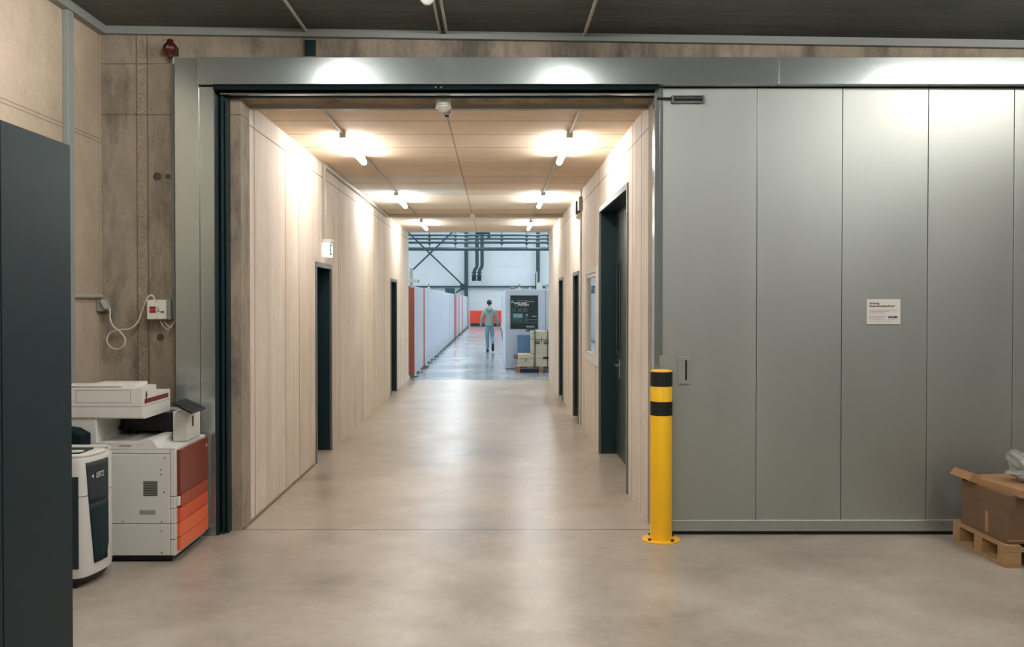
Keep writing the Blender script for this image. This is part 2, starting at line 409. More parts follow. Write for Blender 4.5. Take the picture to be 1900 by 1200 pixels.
# reveal at the mouth of the corridor (the opening edge shows the corridor concrete)
# hall
HZ = 8.2
struct(MB().box(-14.2, -14, Y1, 68, 0, HZ).build('wall_left.002', 'hallwall'))
struct(MB().box(14, 14.2, Y1, 68, 0, HZ).build('wall_right.002', 'hallwall'))
struct(MB().box(-14, 14, Y1, 68, HZ, HZ+.2).build('ceiling.002', 'hallwall'))
b = MB(); b.box(-14, XL-.3, Y1-.2, Y1, 0, HZ); b.box(XR+.3, 14, Y1-.2, Y1, 0, HZ); b.box(XL-.3, XR+.3, Y1-.2, Y1, ZC+.2, HZ)
struct(b.build('wall_hall_near', 'hallwall'))
# far wall: sandwich panels with horizontal joints, ribs at the bottom
b = MB(); z = 0
for z0, z1 in ((0, 2.62), (2.62, 3.2), (3.2, 4.15), (4.15, 5.0), (5.0, 6.2), (6.2, 8.2)):
    b.box(-14, 14, 67, 67.2, z0+.012, z1-.012)
b.box(-14, 14, 67.02, 67.2, 0, HZ)
for k in range(12): b.box(-14, 14, 66.97, 67, .15+k*.2, .27+k*.2)
struct(b.build('wall_hall_far', 'hallwall'))

# trims: cable trunking under the sloping ceiling
def sloped(x0, x1, y0, y1, dz0, dz1, name):
    return MB().prism([(x0, czf(x0)-dz1), (x1, czf(x1)-dz1), (x1, czf(x1)-dz0), (x0, czf(x0)-dz0)], 'Y', y0, y1).build(name, 'trunk')
tag(sloped(FX0, FX1, Y0-.05, Y0, .0, .055, 'cable_trunking'), 'long grey cable trunking under the dark ceiling above the steel beam', 'trunking')
z = czf(FX0)
tag(MB().box(FX0, FX0+.06, FYB, Y0-.05, z-.061, z-.001).build('cable_trunking', 'trunk'), 'grey cable trunking running along the top of the left room wall', 'trunking')
b = MB(); b.box(FX0, FX0+.04, 6.30, 6.385, 0, z-.06, .004); b.box(FX0+.04, FX0+.046, 6.312, 6.373, 0, z-.06)
tag(b.build('cable_trunking', 'trunk'), 'vertical grey cable trunking on left wall beside the dark cabinet', 'trunking')
b = MB(); b.box(XL, XR, 7.18, 7.25, ZC-.036, ZC, .003)
tag(b.build('cable_trunking', 'conduit'), 'grey trunking crossing the corridor ceiling right at the entrance', 'trunking')
tag(MB().box(XL, XR, 16.15, 16.25, ZC-.05, ZC, .003).build('cable_trunking', 'conduit'), 'pale trunking crossing the far corridor ceiling beyond the second lamps', 'trunking')
tag(MB().box(XL, XL+.045, 10.27, 16.15, ZC-.05, ZC, .004).build('cable_trunking', 'conduit'), 'pale trunking along the left corridor wall under the ceiling edge', 'trunking')
tag(MB().box(XL, XL+.03, 10.2, 10.268, 2.36, ZC, .004).build('cable_trunking', 'conduit'), 'pale vertical trunking dropping down to the exit sign', 'trunking')
struct(MB().box(XL, XL+.012, Y0+.02, 9.7, 0, .02).build('baseboard_left', 'skirt'))

# ------------------------------------------------------------------ doors, window
def door(n, side, a, c, top, depth=.18, wide=False):
    root = thing('door_%d' % n, ((XL if side < 0 else XR), (a+c)/2, 0)); struct(root)
    X = XL if side < 0 else XR; s = side
    xs = lambda u: X+s*u           # u>0 goes into the wall
    fr = MB(); w = .045
    for y0, y1, z0, z1 in ((a-.0, a+w, 0, top), (c-w, c, 0, top), (a+w, c-w, top-w*1.2, top)):
        fr.box(*sorted((xs(-.014), xs(.01))), y0, y1, z0, z1, .002)
    fr.build('door_frame', 'frame', root)
    rv = MB(); D = depth
    for y0, y1, z0, z1 in ((a+.001, a+w-.004, 0, top-w), (c-w+.004, c-.001, 0, top-w), (a+.001, c-.001, top-w*1.2+.004, top-.002)):
        rv.box(*sorted((xs(.0101), xs(D+.05))), y0, y1, z0, z1)
    rv.build('reveal_lining', 'teal', root)
    lf = MB(); lf.box(*sorted((xs(D), xs(D+.045))), a+w, c-w, .008, top-w, .003)
    leaf = lf.build('door_leaf', 'doorleaf' if wide else 'teal', root)
    hy = c-w-.28 if wide else c-w-.12
    h = MB(); h.box(*sorted((xs(D), xs(D-.008))), hy-.02, hy+.02, .86, 1.06, .003)
    h.cyl((xs(D-.005), hy, 1.0), (xs(D-.055), hy, 1.0), .009); h.cyl((xs(D-.055), hy+.008, 1.0), (xs(D-.055), hy-.125, 1.0), .009)
    h.cyl((xs(D-.005), hy, .9), (xs(D-.014), hy, .9), .012)
    h.build('door_handle', 'galv', leaf, True)
    if wide:
        p = MB()
        y0, y1, z0, z1 = c-.42, c-.12, 1.12, 2.12
        for q in ((y0, y0+.03, z0, z1), (y1-.03, y1, z0, z1), (y0+.03, y1-.03, z0, z0+.03), (y0+.03, y1-.03, z1-.03, z1)):
            p.box(*sorted((xs(D), xs(D-.015))), *q, .002)
        p.build('panel_moulding', 'doorleaf', leaf)
        MB().box(*sorted((xs(D), xs(D-.004))), y0+.03, y1-.03, z0+.03, z1-.03).build('door_window', 'screen', leaf)
        sm = MB(); sm.box(*sorted((xs(D-.002), xs(D))), 9.3, 9.306, .01, top-w); sm.build('leaf_seam', 'seam', leaf)
    return root
door(1, -1, *LD[0]); door(2, -1, *LD[1])
door(3, 1, *RD[0], wide=True); door(4, 1, *RD[1]); door(5, 1, *RD[2])
# window in the right corridor wall
wn = struct(thing('window_1', (XR, (WN[0]+WN[1])/2, WN[2])))
y0, y1, z0, z1 = WN
b = MB()
for q in ((y0, y0+.07, z0, z1), (y1-.07, y1, z0, z1), (y0+.07, y1-.07, z0, z0+.07), (y0+.07, y1-.07, z1-.07, z1)):
    b.box(XR-.02, XR+.07, *q, .004)
b.build('window_frame', 'white', wn)
b = MB(); i = .07
for q in ((y0+i, y0+i+.045, z0+i, z1-i), (y1-i-.045, y1-i, z0+i, z1-i), (y0+i+.045, y1-i-.045, z0+i, z0+i+.045), (y0+i+.045, y1-i-.045, z1-i-.045, z1-i)):
    b.box(XR-.005, XR+.05, *q, .004)
b.build('window_sash', 'white', wn)
MB().box(XR+.018, XR+.026, y0+.115, y1-.115, z0+.115, z1-.115).build('window_pane', 'glass', wn)
# dim office behind the window
b = MB(); b.box(XR+.3, XR+3.3, 10.52, 10.6, 0, 3.3); b.box(XR+.3, XR+3.3, 12.5, 12.58, 0, 3.3); b.box(XR+3.2, XR+3.3, 10.6, 12.5, 0, 3.3)
b.box(XR+.3, XR+3.3, 10.5, 12.6, 3.2, 3.3); b.box(XR+.3, XR+3.3, 10.5, 12.6, -.1, 0)
struct(b.build('wall_office', 'hallwall'))

# ------------------------------------------------------------------ sliding fire door (steel)
fr = thing('sliding_door_frame', (-2.19, 6.75, 0), 'tall galvanised steel door frame post and guide channel left of the corridor', 'door frame')
FX_A, FX_B, FX_C, FX_D = -2.285, -2.11, -2.005, -1.935
b = MB(); b.box(FX_A, FX_B, 6.75, Y0, .0, 3.42, .002); b.build('outer_post', 'galv', fr)
b = MB(); b.box(FX_B+.002, FX_C, 6.755, Y0, .0, 3.215, .002); b.box(FX_C-.006, FX_C, 6.75, 6.756, 0, 3.215); b.build('inner_post', 'galv', fr)
b = MB(); b.box(FX_C+.001, FX_D, 6.86, Y0, 0, 3.16); b.box(FX_C+.001, FX_C+.02, 6.77, 6.86, 0, 3.16)
b.box(FX_C+.035, FX_C+.05, 6.80, 6.86, 0, 3.16); b.box(FX_D-.012, FX_D, 6.83, 6.86, 0, 3.14); b.build('guide_channel', 'teal', fr)
b = MB()
for zz in (.45, 1.32, 2.2, 2.95): b.cyl((FX_B-.03, 6.748, zz), (FX_B-.03, 6.7505, zz), .006, seg=8)
for zz in (.3, 1.3, 2.1, 2.9): b.cyl((FX_D-.03, 6.855, zz), (FX_D-.03, 6.86, zz), .006, seg=8)
b.build('screws', 'galv', fr)
p0 = P(568, 77, Y0); p1 = P(588, 106, Y0)
tag(MB().box(p0.x, p1.x, Y0-.02, Y0, p1.z, p0.z, .002).build('steel_bracket', 'teal'), 'small dark steel plate on concrete above the beam left of centre', 'bracket')
bm_ = thing('door_track_cover', (2, 6.7, 3.22), 'long galvanised steel beam covering the sliding door track across the wall', 'beam')
b = MB(); b.box(FX_B, 2.01, 6.70, Y0-.0, 3.222, 3.412, .002); b.box(2.013, 6.6, 6.70, Y0, 3.222, 3.412, .002); b.build('cover_sheet', 'galv', bm_)
MB().box(2.0095, 2.0135, 6.705, 6.9, 3.225, 3.41).build('sheet_joint', 'seam', bm_)
b = MB(); b.box(FX_C, XR+.0, 6.73, 6.74, 3.19, 3.221); b.box(FX_C, XR, 6.86, Y0-.002, 3.168, 3.222); b.box(FX_C, XR, 6.74, 6.86, 3.205, 3.222)
b.build('track_channel', 'teal_d', bm_)
b = MB(); b.cyl((FX_C+.03, 6.80, 3.177), (XR, 6.80, 3.177), .007, seg=10); b.box(FX_C+.03, XR, 6.80, 6.86, 3.172, 3.178); b.build('guide_rail', 'galv', bm_)
for xx in (-.42, -.38): MB().cyl((xx, 6.725, 3.205), (xx, 6.731, 3.205), .006, seg=8).build('screw', 'galv', bm_)

LX0 = 1.158
seams = [LX0, 1.888, 2.502, 3.119, 3.737, 4.354, 4.97]
dl = thing('sliding_fire_door', (3.0, 6.84, 0.0), 'large grey galvanised sliding fire door of tall steel panels, standing open', 'door')
for k in range(len(seams)-1):
    pn = MB(); pn.box(seams[k]+.002, seams[k+1]-.002, 6.80, 6.88, .108, 3.215, .0025)
    pn.build('door_panel', 'galv_leaf', dl)
MB().box(LX0+.01, seams[-1]-.01, 6.806, 6.878, .11, 3.212).build('door_core', 'seam', dl)
b = MB(); b.box(LX0+.002, 4.97, 6.785, 6.88, .026, .108, .006); b.box(LX0+.002, 4.97, 6.78, 6.79, .028, .036); b.build('bottom_rail', 'galv_leaf', dl)
b = MB()
for k in range(16): b.cyl((1.35+k*.235, 6.783, .082), (1.35+k*.235, 6.787, .082), .006, seg=8)
b.build('screws', 'galv', dl)
MB().box(LX0+.03, 4.95, 6.80, 6.87, 0.004, .026).build('gap_shade_strip', 'black', dl)  # black strip filling the gap under the door, its shade put into the colour
b = MB(); b.box(LX0-.01, LX0+.028, 6.785, 6.885, .05, 3.215, .002); b.box(LX0+.028, LX0+.05, 6.79, 6.80, 1.3, 3.215)
b.build('edge_profile', 'galv', dl)
b = MB()
for q in ((1.322, 1.33, 1.09, 1.285), (1.402, 1.41, 1.09, 1.285), (1.33, 1.402, 1.09, 1.115), (1.33, 1.402, 1.26, 1.285)):
    b.box(q[0], q[1], 6.788, 6.80, q[2], q[3], .001)
b.box(1.33, 1.372, 6.79, 6.80, 1.115, 1.26); b.box(1.386, 1.402, 6.79, 6.80, 1.115, 1.26)
hn = b.build('pull_handle', 'galv_leaf', dl)
MB().box(1.372, 1.386, 6.796, 6.80, 1.115, 1.26).build('handle_slot', 'black', hn)
# closer on the door top
cl = thing('door_damper', (1.4, 6.77, 3.14), 'slim steel spring damper with rod at the top left corner of the sliding door', 'door closer')
p0 = P(1245, 184, 6.77); p1 = P(1305, 184, 6.77)
b = MB(); b.box(p0.x, p1.x, 6.775, 6.80, p0.z-.03, p0.z-.014, .001); b.box(p0.x, p0.x+.012, 6.75, 6.80, p0.z-.03, p0.z+.02); b.box(p1.x-.012, p1.x, 6.75, 6.80, p0.z-.03, p0.z+.02); b.build('bracket', 'galv_dull', cl)
MB().cyl((p0.x, 6.765, p0.z+.004), (p1.x, 6.765, p0.z+.004), .013).build('damper_body', 'galv_dull', cl, True)
MB().cyl((LX0, 6.77, p0.z+.002), (p0.x, 6.77, p0.z+.002), .006).build('piston_rod', 'black', cl, True)
b = MB(); pts = []
for k in range(0, 260): a = k*.55; pts.append((p0.x+.01+(p1.x-p0.x-.02)*k/260, 6.765+math.cos(a)*.0165, p0.z+.004+math.sin(a)*.0165))
b.tube(pts, .0018, 5); b.build('spring', 'black', cl)
# sign
sg = thing('warning_notice', (2.8, 6.798, 1.52), 'small white printed notice fixed on the grey sliding door panel', 'sign')
sx0, sx1, sz0, sz1 = 2.681, 2.922, 1.52, 1.70
MB().box(sx0, sx1, 6.794, 6.799, sz0, sz1).build('plate', 'paper', sg)
text('headline', 'Achtung', .021, (sx0+.018, 6.7935, sz1-.036), RY, 'ink', sg, bold=.0003, sx=1.0)
text('headline', 'Feuerschutzabschluss!', .021, (sx0+.018, 6.7935, sz1-.056), RY, 'ink', sg, bold=.0003, sx=.97)
b = MB()
for zz, w_ in ((.077, .2), (.086, .145), (.097, .11), (.125, .12), (.134, .1), (.143, .11), (.158, .16)):
    b.box(sx0+.018, sx0+.018+w_, 6.793, 6.794, sz1-zz-.003, sz1-zz)
b.box(sx0+.15, sx0+.22, 6.793, 6.794, sz1-.147, sz1-.145); b.build('small_print', 'ink_l', sg)
b = MB(); b.cyl((0, 6.7935, 0), (0, 6.7925, 0), 1, seg=32)
for v in b.bm.verts: v.co = Vector((sx0+.187+v.co.x*.036, v.co.y, sz1-.129+v.co.z*.0085))
lg = b.build('oval_emblem', 'blue_ink', sg)
b = MB(); b.cyl((0, 6.7925, 0), (0, 6.7918, 0), 1, seg=24)
for v in b.bm.verts: v.co = Vector((sx0+.183+v.co.x*.016, v.co.y, sz1-.127+v.co.z*.004))
b.build('emblem_highlight', 'part_g', lg)

# ------------------------------------------------------------------ lamps
def lamp(m, Ln=1.34):
    r = thing('tube_lamp', (0, 0, 0), 'x', 'ceiling lamp')
    MB().box(-.018, .018, .03, Ln, -.034, 0, .004).build('housing', 'white', r)
    b = MB(); b.cyl((0, .07, -.062), (0, Ln-.01, -.062), .03, seg=16); b.build('glowing_tube', m, r, True)
    MB().cyl((0, Ln-.012, -.062), (0, Ln, -.062), .031, seg=16).build('end_cap', 'white', r, True)
    b = MB(); b.box(-.03, .03, -.04, .02, -.05, 0, .008); b.cyl((0, -.041, -.022), (0, -.055, -.022), .014); b.build('connection_box', 'white', r)
    return r
base = None
names = ['nearest', 'middle', 'farthest']
LY = [8.35, 12.85, 17.2]
for sx, sn in ((-1.34, 'left'), (.66, 'right')):
    for k, yy in enumerate(LY):
        lab = '%s lit tube lamp of the %s row on the corridor ceiling' % (names[k], sn)
        if base is None: base = lamp('tube'); r = base; r.location = (sx, yy, ZC-.008); r['group'] = 'corridor ceiling tube lamps'
        else: r = dup(base, (sx, yy, ZC-.008))
        r['label'] = lab
# conduits feeding them
def pipe(pts, r, m, label, cat='conduit', name='ceiling_conduit', clips=None):
    b = MB(); b.tube(pts, r, 10)
    return tag(b.build(name, m, None, True), label, cat)
for sx, sn in ((-1.34, 'left'), (.66, 'right')):
    zc = ZC-.014
    for a, c, d in ((7.25, 8.30, 'up to the nearest lamp'), (9.69, 12.82, 'before the middle lamp'), (14.19, 17.17, 'before the farthest lamp')):
        o = pipe([(sx, a, zc), (sx, c, zc)], .0105, 'conduit', 'thin pale conduit in the %s corridor lamp row %s' % (sn, d))
# front room lamps (just above the top of the frame)
fb = lamp('tube_f', 1.5); fb.location = (-1.37, 3.9, czf(-1.37)-.01); fb['label'] = 'front room tube lamp in line with the left corridor row'; fb['group'] = 'front room tube lamps'
dup(fb, (.65, 3.9, czf(.65)-.01), 'front room tube lamp in line with the right corridor row')
dup(fb, (-1.37, -1.2, czf(-1.37)-.01), 'rear front room tube lamp in the left row')
dup(fb, (.65, -1.2, czf(.65)-.01), 'rear front room tube lamp in the right row')
rl = lamp('tube_r', 1.5); rl.rotation_euler = (0, 0, -math.pi/2); rl.location = (3.25, 5.3, czf(4)-.01); rl['label'] = 'front room tube lamp above the sliding door panels'
r3 = dup(fb, (3.9, 2.6, czf(3.9)-.01), 'front room tube lamp in the rightmost row')
for x_, d in ((-1.37, 'leftmost'), (.65, 'rightmost')):
    pipe([(x_, 5.05, czf(x_)-.014), (x_, Y0-.05, czf(x_)-.014)], .012, 'conduit', '%s single thin conduit on the dark front ceiling' % d)
for x_, d in ((-.395, 'left'), (-.35, 'right')):
    pipe([(x_, 2.0, czf(x_)-.014), (x_, Y0-.05, czf(x_)-.014)], .011, 'conduit', '%s pipe of the close conduit pair on the dark front ceiling' % d)
# smoke detectors
def detector(x, y, z, s, label):
    r = thing('smoke_detector', (x, y, z), label, 'smoke detector')
    MB().lathe((x, y, z), [(.055*s, 0), (.055*s, -.05*s), (.048*s, -.055*s)], 24).build('mount', 'white', r, True)
    MB().lathe((x, y, z-.058*s), [(.04*s, .004), (.04*s, -.014*s)], 24).build('vent_ring', 'black', r, True)
    MB().lathe((x, y, z-.068*s), [(.058*s, .012*s), (.06*s, .002), (.045*s, -.012*s), (.03*s, -.03*s), (.012*s, -.036*s)], 24).build('detector_head', 'white', r, True)
    for k in range(4): a = k*math.pi/2+.4; MB().box(x+math.cos(a)*.05*s-.005, x+math.cos(a)*.05*s+.005, y+math.sin(a)*.05*s-.005, y+math.sin(a)*.05*s+.005, z-.07*s, z-.045*s).build('strut', 'white', r)
    return r
p = P(823, 200, 6.99)
detector(p.x, 6.99, ZC, 1.0, 'white smoke detector hanging at the corridor entrance trunking')
detector(-.375, 16.1, ZC-.0, .8, 'small white smoke detector on the far corridor ceiling')
detector(-.43, 6.03, czf(-.43), .75, 'white smoke detector on the dark front ceiling at the top edge')
# small second device and tag behind the first detector
r = thing('heat_sensor', (-.37, 7.3, ZC), 'small white sensor on the ceiling just behind the entrance smoke detector', 'sensor')
MB().box(-.405, -.335, 7.27, 7.34, ZC-.06, ZC, .008).build('housing', 'white', r)
MB().lathe((-.37, 7.305, ZC-.06), [(.022, 0), (.018, -.012)], 16).build('sensor_eye', 'black', r, True)
tag(MB().box(-.4, -.392, 7.16, 7.25, ZC-.06, ZC-.0, .001, rot=None).build('tag_plate', 'white'), 'small white tag plate left of the entrance smoke detector', 'tag')

# exit sign on left wall
ex = thing('exit_sign', (XL, 10.3, 2.15), 'lit white exit sign luminaire above the near left corridor door', 'exit sign')
ez0, ez1 = P(0, 482, 10.3).z, P(0, 452, 10.3).z
MB().box(XL, XL+.09, 10.18, 10.4, ez1, ez1+.045, .008).build('housing', 'white', ex)
MB().box(XL+.01, XL+.075, 10.17, 10.42, ez0+.03, ez1, .008).build('diffuser', 'exit_glow', ex)
b = MB(); b.box(XL+.0755, XL+.078, 10.2, 10.39, ez0+.05, ez1-.01); pc = b.build('pictogram_plate', 'green', ex)
b = MB()
yb = 10.23; zb = ez0+.055
b.box(XL+.0785, XL+.08, yb+.11, yb+.15, zb, zb+.1)
b.cyl((XL+.078, yb+.05, zb+.088), (XL+.08, yb+.05, zb+.088), .01, seg=12)
for q in (((yb+.03, zb+.075), (yb+.06, zb+.04)), ((yb+.06, zb+.04), (yb+.085, zb+.02)), ((yb+.06, zb+.04), (yb+.03, zb+.015)), ((yb+.035, zb+.07), (yb+.08, zb+.06))):
    b.cyl((XL+.079, q[0][0], q[0][1]), (XL+.079, q[1][0], q[1][1]), .006, seg=6)
b.build('running_figure', 'exit_glow', pc)
# device on right wall
dv = thing('emergency_light', (XR, 12.7, 2.88), 'small black and beige emergency light high on right corridor wall', 'emergency light')
MB().box(XR-.05, XR, 12.55, 12.72, 2.90, 3.08, .006).build('housing', 'conduit', dv)
MB().box(XR-.075, XR-.005, 12.73, 12.80, 2.86, 3.04, .006).build('lamp_head', 'black', dv)
MB().cyl((XR-.03, 12.8, 2.83), (XR-.03, 12.73, 2.89), .045, .02).build('reflector', 'white', dv, True)
b = MB(); b.tube([(XR-.012, 12.64, 3.08), (XR-.012, 12.64, ZC)], .01); b.build('feed_pipe', 'conduit', dv)
tag(MB().tube([(XR-.01, 12.66, 2.9), (XR-.01, 12.66, .02)], .009).build('wall_conduit', 'conduit'), 'thin vertical conduit under the emergency light on right corridor wall', 'conduit')

# ------------------------------------------------------------------ bollard
bp = P(1227, 998, 6.65); bx, by = bp.x, 6.642
bo = thing('bollard', (bx, by, 0), 'tall yellow steel bollard with two black bands beside the sliding door', 'bollard')
R_ = .0765
MB().lathe((bx, by, 0), [(R_, .012), (R_, 1.192), (R_-.004, 1.2), (R_-.02, 1.203), (.002, 1.204)], 48).build('post', 'yellow', bo, True)
for a, c in ((1.088, 1.19), (.884, .982)):
    MB().lathe((bx, by, 0), [(R_, a), (R_+.0012, a), (R_+.0012, c), (R_, c)], 48).build('black_band', 'bandblk', bo, True)
MB().lathe((bx, by, 0), [(.134, 0), (.134, .008), (.13, .012), (.0765, .012)], 48).build('base_plate', 'yellow', bo, True)
b = MB()
for k in range(4):
    a = math.radians(35+90*k); c_ = Vector((bx+math.cos(a)*.11, by+math.sin(a)*.11, .012))
    bb = MB(); bb.cyl(c_, c_+Vector((0, 0, .012)), .012, seg=6); bb.build('bolt', 'black', bo)

# ------------------------------------------------------------------ foreground cabinet
cb = thing('storage_cabinet', (-2.2, 3.2, 0), 'tall dark slate metal cabinet cut by the left picture edge', 'cabinet')
MB().box(-2.45, -1.812, 2.4, 3.995, .0, 2.345, .003).build('body', 'cab', cb)
for a, c in ((2.42, 3.418), (3.424, 3.985)):
    MB().box(-1.81, -1.79, a, c, .03, 2.34, .002).build('door', 'cab', cb)

# ------------------------------------------------------------------ sounder, conduit, control box, cable
sd = thing('alarm_sounder', P(318, 92, 6.84), 'dark red round alarm sounder high on wall above the steel post', 'alarm')
c_ = P(318, 92, 6.82)
MB().lathe(c_, [(.012, -.07), (.022, -.062), (.024, -.045), (.046, -.022), (.053, 0), (.046, .022), (.024, .045), (.022, .062), (.01, .07)], 28).build('sounder_body', 'bell', sd, True)
MB().box(c_.x-.03, c_.x+.03, 6.85, Y0, c_.z-.03, c_.z+.03, .004).build('wall_base', 'black', sd)
MB().lathe((c_.x, 6.765, c_.z), [(.012, 0), (.009, -.006)], 16, 'Y').build('indicator', 'galv', sd, True)
pipe([P(323.5, 108, 6.9), P(323.5, 592, 6.9)], .0125, 'trunk', 'grey vertical conduit beside the steel post down to the control box', name='wall_conduit')
pipe([(FX0+.02, 4.2, 1.72), (FX0+.02, 6.86, 1.72)], .014, 'conduit', 'short pale horizontal conduit on left wall ending at the socket', name='wall_conduit')
sk = thing('wall_socket', P(193, 566, 6.88), 'small grey wall socket in the corner with cable plugged in', 'socket')
q = P(193, 566, 6.88)
MB().box(FX0+.001, q.x+.028, 6.81, Y0, q.z-.045, q.z+.035, .005).build('housing', 'trunk', sk)
MB().box(q.x+.02, q.x+.045, 6.79, 6.86, q.z-.03, q.z+.04, .005, rot=(0, math.radians(-28), 0)).build('flap', 'conduit', sk)
cx0, cx1 = P(276, 0, 6.86).x, P(312, 0, 6.86).x; cz0, cz1 = P(0, 592, 6.86).z, P(0, 556, 6.86).z
ctl = thing('control_box', ((cx0+cx1)/2, 6.9, cz0), 'small white fire door control box with red label on concrete wall', 'control box')
MB().box(cx0+.004, cx1+.012, 6.87, Y0, cz0-.004, cz1-.004, .004).build('back_box', 'conduit', ctl)
MB().box(cx0, cx1, 6.82, 6.87, cz0, cz1, .005).build('cover', 'white', ctl)
lb = MB().box(cx0+.02, cx0+.066, 6.8185, 6.82, cz0+.045, cz0+.093).build('red_label', 'label_r', ctl)
MB().box(cx0+.02, cx0+.066, 6.818, 6.8185, cz0+.067, cz0+.071).build('label_stripe', 'org2', lb)
for k, (dx, dz) in enumerate(((.082, .085), (.08, .07), (.09, .07), (.08, .057), (.09, .057))): MB().cyl((cx0+dx, 6.82, cz0+dz), (cx0+dx, 6.816, cz0+dz), .004, seg=10).build('button', 'green', ctl)
for zz in (cz1-.012, cz0+.01): MB().cyl((cx0+.07, 6.82, zz), (cx0+.07, 6.818, zz), .004, seg=8).build('screw', 'galv_dull', ctl)
b = MB(); b.box(cx0+.1, cx0+.125, 6.8188, 6.82, cz0+.045, cz0+.06); b.build('small_text_field', 'part_rd', ctl)
for dx in (.092, .118):
    MB().cyl((cx0+dx, 6.85, cz0), (cx0+dx, 6.85, cz0-.022), .011, .008).build('cable_gland', 'trunk', ctl, True)
pts = [P(199, 568, 6.86), P(204, 575, 6.84), P(204, 590, 6.84), P(210, 605, 6.83), P(222, 615, 6.82), P(231, 627, 6.82), P(230, 640, 6.82), P(217, 648, 6.83), P(203, 642, 6.84), P(198, 630, 6.85), P(204, 618, 6.86), P(220, 612, 6.86),
       P(240, 610, 6.86), P(255, 598, 6.86), P(263, 580, 6.86), P(270, 560, 6.86), P(277, 549, 6.86), P(284, 549, 6.86), P(287, 556, 6.86)]
b = MB(); b.tube(smoothpts(pts, 6), .0065, 8)
tag(b.build('power_cable', 'cable', None, True), 'looped cream cable between the wall socket and the control box', 'cable')
for k, (x0_, lab) in enumerate(((cx0+.092, 'longer'), (cx0+.118, 'shorter'))):
    e = P(324, 592, 6.89)
    pts = [(x0_, 6.85, cz0-.02), (x0_+.02, 6.85, cz0-.055+.01*k), (x0_+.05, 6.86, cz0-.075+.012*k), (e.x-.025, 6.88, cz0-.06+.01*k), (e.x, 6.895, cz0-.02), (e.x, 6.9, cz0+.005)]
    b = MB(); b.tube(smoothpts(pts, 6), .0042, 8)
    tag(b.build('control_cable', 'cable', None, True), '%s thin cable curving from control box bottom to the vertical conduit' % lab, 'cable')
# tie holes in the front concrete
for px, py, s_, d in ((293, 328, .03, 'larger upper'), (313, 328, .02, 'smaller upper'), (297, 626, .026, 'lower')):
    q = P(px, py, Y0)
    tag(MB().lathe((q.x, Y0, q.z), [(s_, .001), (s_, -.002), (s_*.7, -.003), (.002, -.002)], 20, 'Y').build('formwork_tie_hole', 'tie', None, True), '%s round formwork tie mark in the concrete left of the steel post' % d, 'tie hole')

# ------------------------------------------------------------------ multifunction printer
pr = thing('office_printer', (-2.42, 6.37, 0), 'large cream office printer with dark red and orange front drawers', 'printer')
BX0, BX1, BY0, BY1 = -2.80, -2.058, 6.06, 6.69
MB().box(BX0+.004, BX1-.004, BY0+.004, BY1-.004, .045, .725).build('inner_core', 'seam', pr)
def pb(name, m, x0, x1, y0, y1, z0, z1, bev=.004, par=None): return MB().box(x0, x1, y0, y1, z0, z1, bev).build(name, m, par or pr)
sp_ = pb('side_panel', 'cream', BX0, BX1-.035, BY0, BY1, .25, .70); pb('side_panel', 'cream', BX0, BX1-.035, BY0, BY1, .045, .247)
pb('side_panel', 'cream', BX0, BX1-.035, BY0, BY1, .703, .728)
for a, c in ((.045, .147), (.15, .247), (.25, .345), (.348, .425), (.428, .742)):
    pb('front_bezel', 'cream', BX1-.033, BX1, BY0, BY1, a, min(c, .728), .003)
fc = pb('front_cover', 'red_d', BX1, BX1+.022, BY0+.03, BY1-.004, .43, .722)
pb('front_cover', 'red_m', BX1, BX1+.022, BY0+.25, BY1-.004, .346, .427)
pb('latch_cover', 'red_m', BX1, BX1+.022, BY0+.055, BY0+.247, .346, .427)
pb('release_button', 'white', BX1, BX1+.018, BY0+.02, BY0+.052, .36, .42)
for k, (a, c) in enumerate(((.253, .343), (.156, .25), (.068, .153))):
    pb('paper_drawer', 'org' if k == 0 else 'org2', BX1, BX1+.022, BY0+.03, BY1-.004, a, c, .005)
b = MB(); b.lathe((BX1+.0225, BY1-.045, .67), [(.013, 0), (.013, .0012), (.008, .0012), (.008, 0)], 24, 'X'); b.build('ring_mark', 'white', fc)
MB().box(BX0+.03, BX1-.03, BY0+.03, BY1-.03, .008, .045).build('plinth', 'black', pr)
for xx, yy in ((-2.2, 6.12), (-2.7, 6.12), (-2.2, 6.6), (-2.7, 6.6)):
    MB().cyl((xx-.012, yy, .02), (xx+.012, yy, .02), .02).build('caster', 'black', pr, True)
# side details: vent, grip, screws
q0 = P(264, 921, BY0); q1 = P(291, 893, BY0)
vt = pb('vent_grille', 'cream2', q0.x, q1.x, BY0-.001, BY0+.002, q0.z, q1.z, 0)
b = MB()
for k in range(9): zz = q0.z+(q1.z-q0.z)*(k+.5)/9; b.box(q0.x+.003, q1.x-.003, BY0-.002, BY0-.001, zz-.0028, zz+.0022)
b.build('vent_slots', 'seam', vt)
q0 = P(257, 955, BY0); q1 = P(287, 947, BY0)
gp = MB().box(q0.x, q1.x, BY0-.002, BY0+.002, q0.z, q1.z, .0015).build('carry_grip', 'cream2', pr)
b = MB()
for px, py in ((304, 850), (297, 872), (297, 881), (303, 914), (226, 969), (298, 969), (298, 986), (298, 1027)):
    q = P(px, py, BY0); b.cyl((q.x, BY0+.001, q.z), (q.x, BY0-.0015, q.z), .0045, seg=10)
b.build('screw_holes', 'black', pr)
